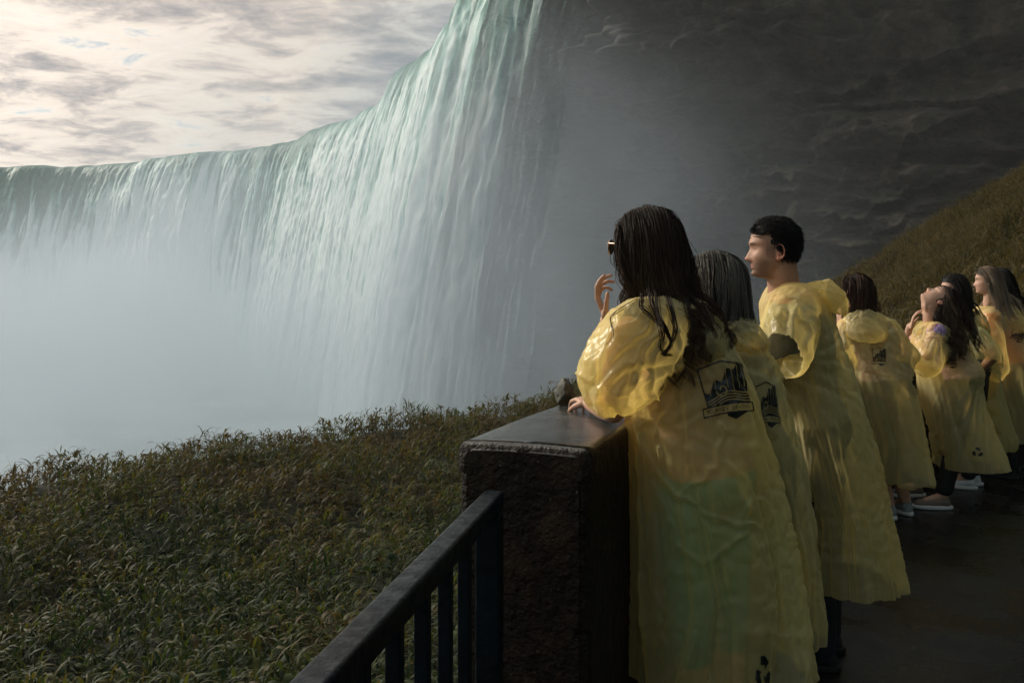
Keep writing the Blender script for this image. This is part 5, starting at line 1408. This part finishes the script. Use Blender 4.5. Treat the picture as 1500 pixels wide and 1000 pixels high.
# hill grass
hm = leaf_mat('hill_grass_leaf', [(.15, (.034, .036, .012)), (.45, (.078, .062, .020)), (.7, (.115, .082, .030)), (.9, (.15, .105, .045))], .35, .6, .2)
def keeph(x, y):
    px = 750+F*x/y
    return (sdist(x, y) > -.8) & (px > 1130) & (px < 1600) & (ground_h(x, y, False) > -1.6) & (HY-(ground_h(x, y, False)-HC)/y*F < 520) & (par_side(x, y) < -.6)
hx_, hy_ = field(230000, (4, 24), (8, 41), keeph)
hn = len(hx_); hz0 = ground_h(hx_, hy_)
base = np.stack([hx_, hy_, hz0-.03], 1)
hillg = blade_mesh(base, g2.uniform(0, 6.28, hn), g2.uniform(.18, .5, hn)*np.clip(1+.6*vnoise(hx_/1.5, hy_/1.5, seed=410)+.9*np.maximum(vnoise(hx_/.7, hy_/.7, seed=411), 0), .4, 3), g2.uniform(.010, .022, hn), g2.uniform(.0, .6, hn), g2.uniform(.5, 2.2, hn), 3, g2.uniform(-.8, .8, hn), g2.beta(2, 2.5, hn), 'hill_grass', hm)
tag(hillg, 'brown green grass covering the slope behind the group', 'grass', kind='stuff')
print('blades', len(args[0]), hn)
# ---------------------------------------------------------------- air and spray
def volbox(name, lo, hi, m):
    V = [(x, y, z) for x in (lo[0], hi[0]) for y in (lo[1], hi[1]) for z in (lo[2], hi[2])]
    Fc = [(0, 1, 3, 2), (4, 6, 7, 5), (0, 4, 5, 1), (2, 3, 7, 6), (0, 2, 6, 4), (1, 5, 7, 3)]
    return mesh_np(name, V, Fc, [m], smooth=False)
def volmat(name):
    m = bpy.data.materials.new(name); m.use_nodes = True; t = NT(m); t.n.clear(); t.m = m
    t.out = t.N('ShaderNodeOutputMaterial'); t.v = t.N('ShaderNodeVolumePrincipled'); t.L(t.v.outputs[0], t.out.inputs['Volume'])
    t.tc = t.N('ShaderNodeTexCoord'); return t
t = volmat('air')
t.v.inputs['Color'].default_value = (.90, .93, .95, 1); t.v.inputs['Density'].default_value = .0005; t.v.inputs['Anisotropy'].default_value = .2
hz_o = volbox('haze', (-430, -70, ZW-1.2), (90, 330, ZC+2.2), t.m); tag(hz_o, kind='stuff')
# spray rising from the foot of the falls: thick low down, ragged higher up
t = volmat('spray')
ob = t.tc.outputs['Object']
sp = t.N('ShaderNodeSeparateXYZ'); t.L(ob, sp.inputs[0])
n1 = t.noise(t.mapping(ob, (1, 1, 1.2)), .022, 4, .55)
top = t.math('ADD', -5.0, t.math('MULTIPLY', n1, 40.0))
# higher towards the far left, lower by the cliff
hgt = t.math('DIVIDE', t.math('SUBTRACT', top, sp.outputs[2]), 24.0, clamp=True)
dn = t.math('MULTIPLY', t.math('POWER', hgt, 1.5), .043)
# thinner towards the camera
nearf = t.N('ShaderNodeMapRange'); nearf.inputs[1].default_value = 26; nearf.inputs[2].default_value = 120; t.L(sp.outputs[1], nearf.inputs[0])
nearf.inputs[3].default_value = .10; nearf.inputs[4].default_value = 1.0
dn = t.math('MULTIPLY', dn, nearf.outputs[0])
leftf = t.N('ShaderNodeMapRange'); leftf.inputs[1].default_value = -12; leftf.inputs[2].default_value = -85; t.L(sp.outputs[0], leftf.inputs[0])
leftf.inputs[3].default_value = .07; leftf.inputs[4].default_value = 1.0
dn = t.math('MULTIPLY', dn, leftf.outputs[0])
bil = t.noise(ob, .035, 5, .62, .5)
dn = t.math('MULTIPLY', dn, t.math('ADD', .15, t.math('MULTIPLY', t.math('MAXIMUM', t.math('SUBTRACT', bil, .34), 0.0), 5.6)))
# a thinner plume at the near end of the falls, against the cliff
n2 = t.noise(t.mapping(ob, (1, 1, .6)), .055, 5, .6)
dx = t.math('DIVIDE', t.math('SUBTRACT', sp.outputs[0], -6.0), 50.0); dy = t.math('DIVIDE', t.math('SUBTRACT', sp.outputs[1], 86.0), 34.0); dz = t.math('DIVIDE', t.math('ADD', sp.outputs[2], 10.0), 48.0)
r2 = t.math('ADD', t.math('ADD', t.math('MULTIPLY', dx, dx), t.math('MULTIPLY', dy, dy)), t.math('MULTIPLY', dz, dz))
pl_ = t.math('POWER', t.math('SUBTRACT', 1.0, r2, clamp=True), 1.8)
pl_ = t.math('MULTIPLY', pl_, t.math('MULTIPLY', t.math('MAXIMUM', t.math('SUBTRACT', n2, .33), 0.0), .44))
dn = t.math('ADD', dn, pl_)
t.L(dn, t.v.inputs['Density'])
t.v.inputs['Color'].default_value = (.58, .66, .735, 1); t.v.inputs['Anisotropy'].default_value = .3
sp_o = volbox('mist', (-300, 27, ZW-.5), (40, 290, ZC-4), t.m); tag(sp_o, kind='stuff')
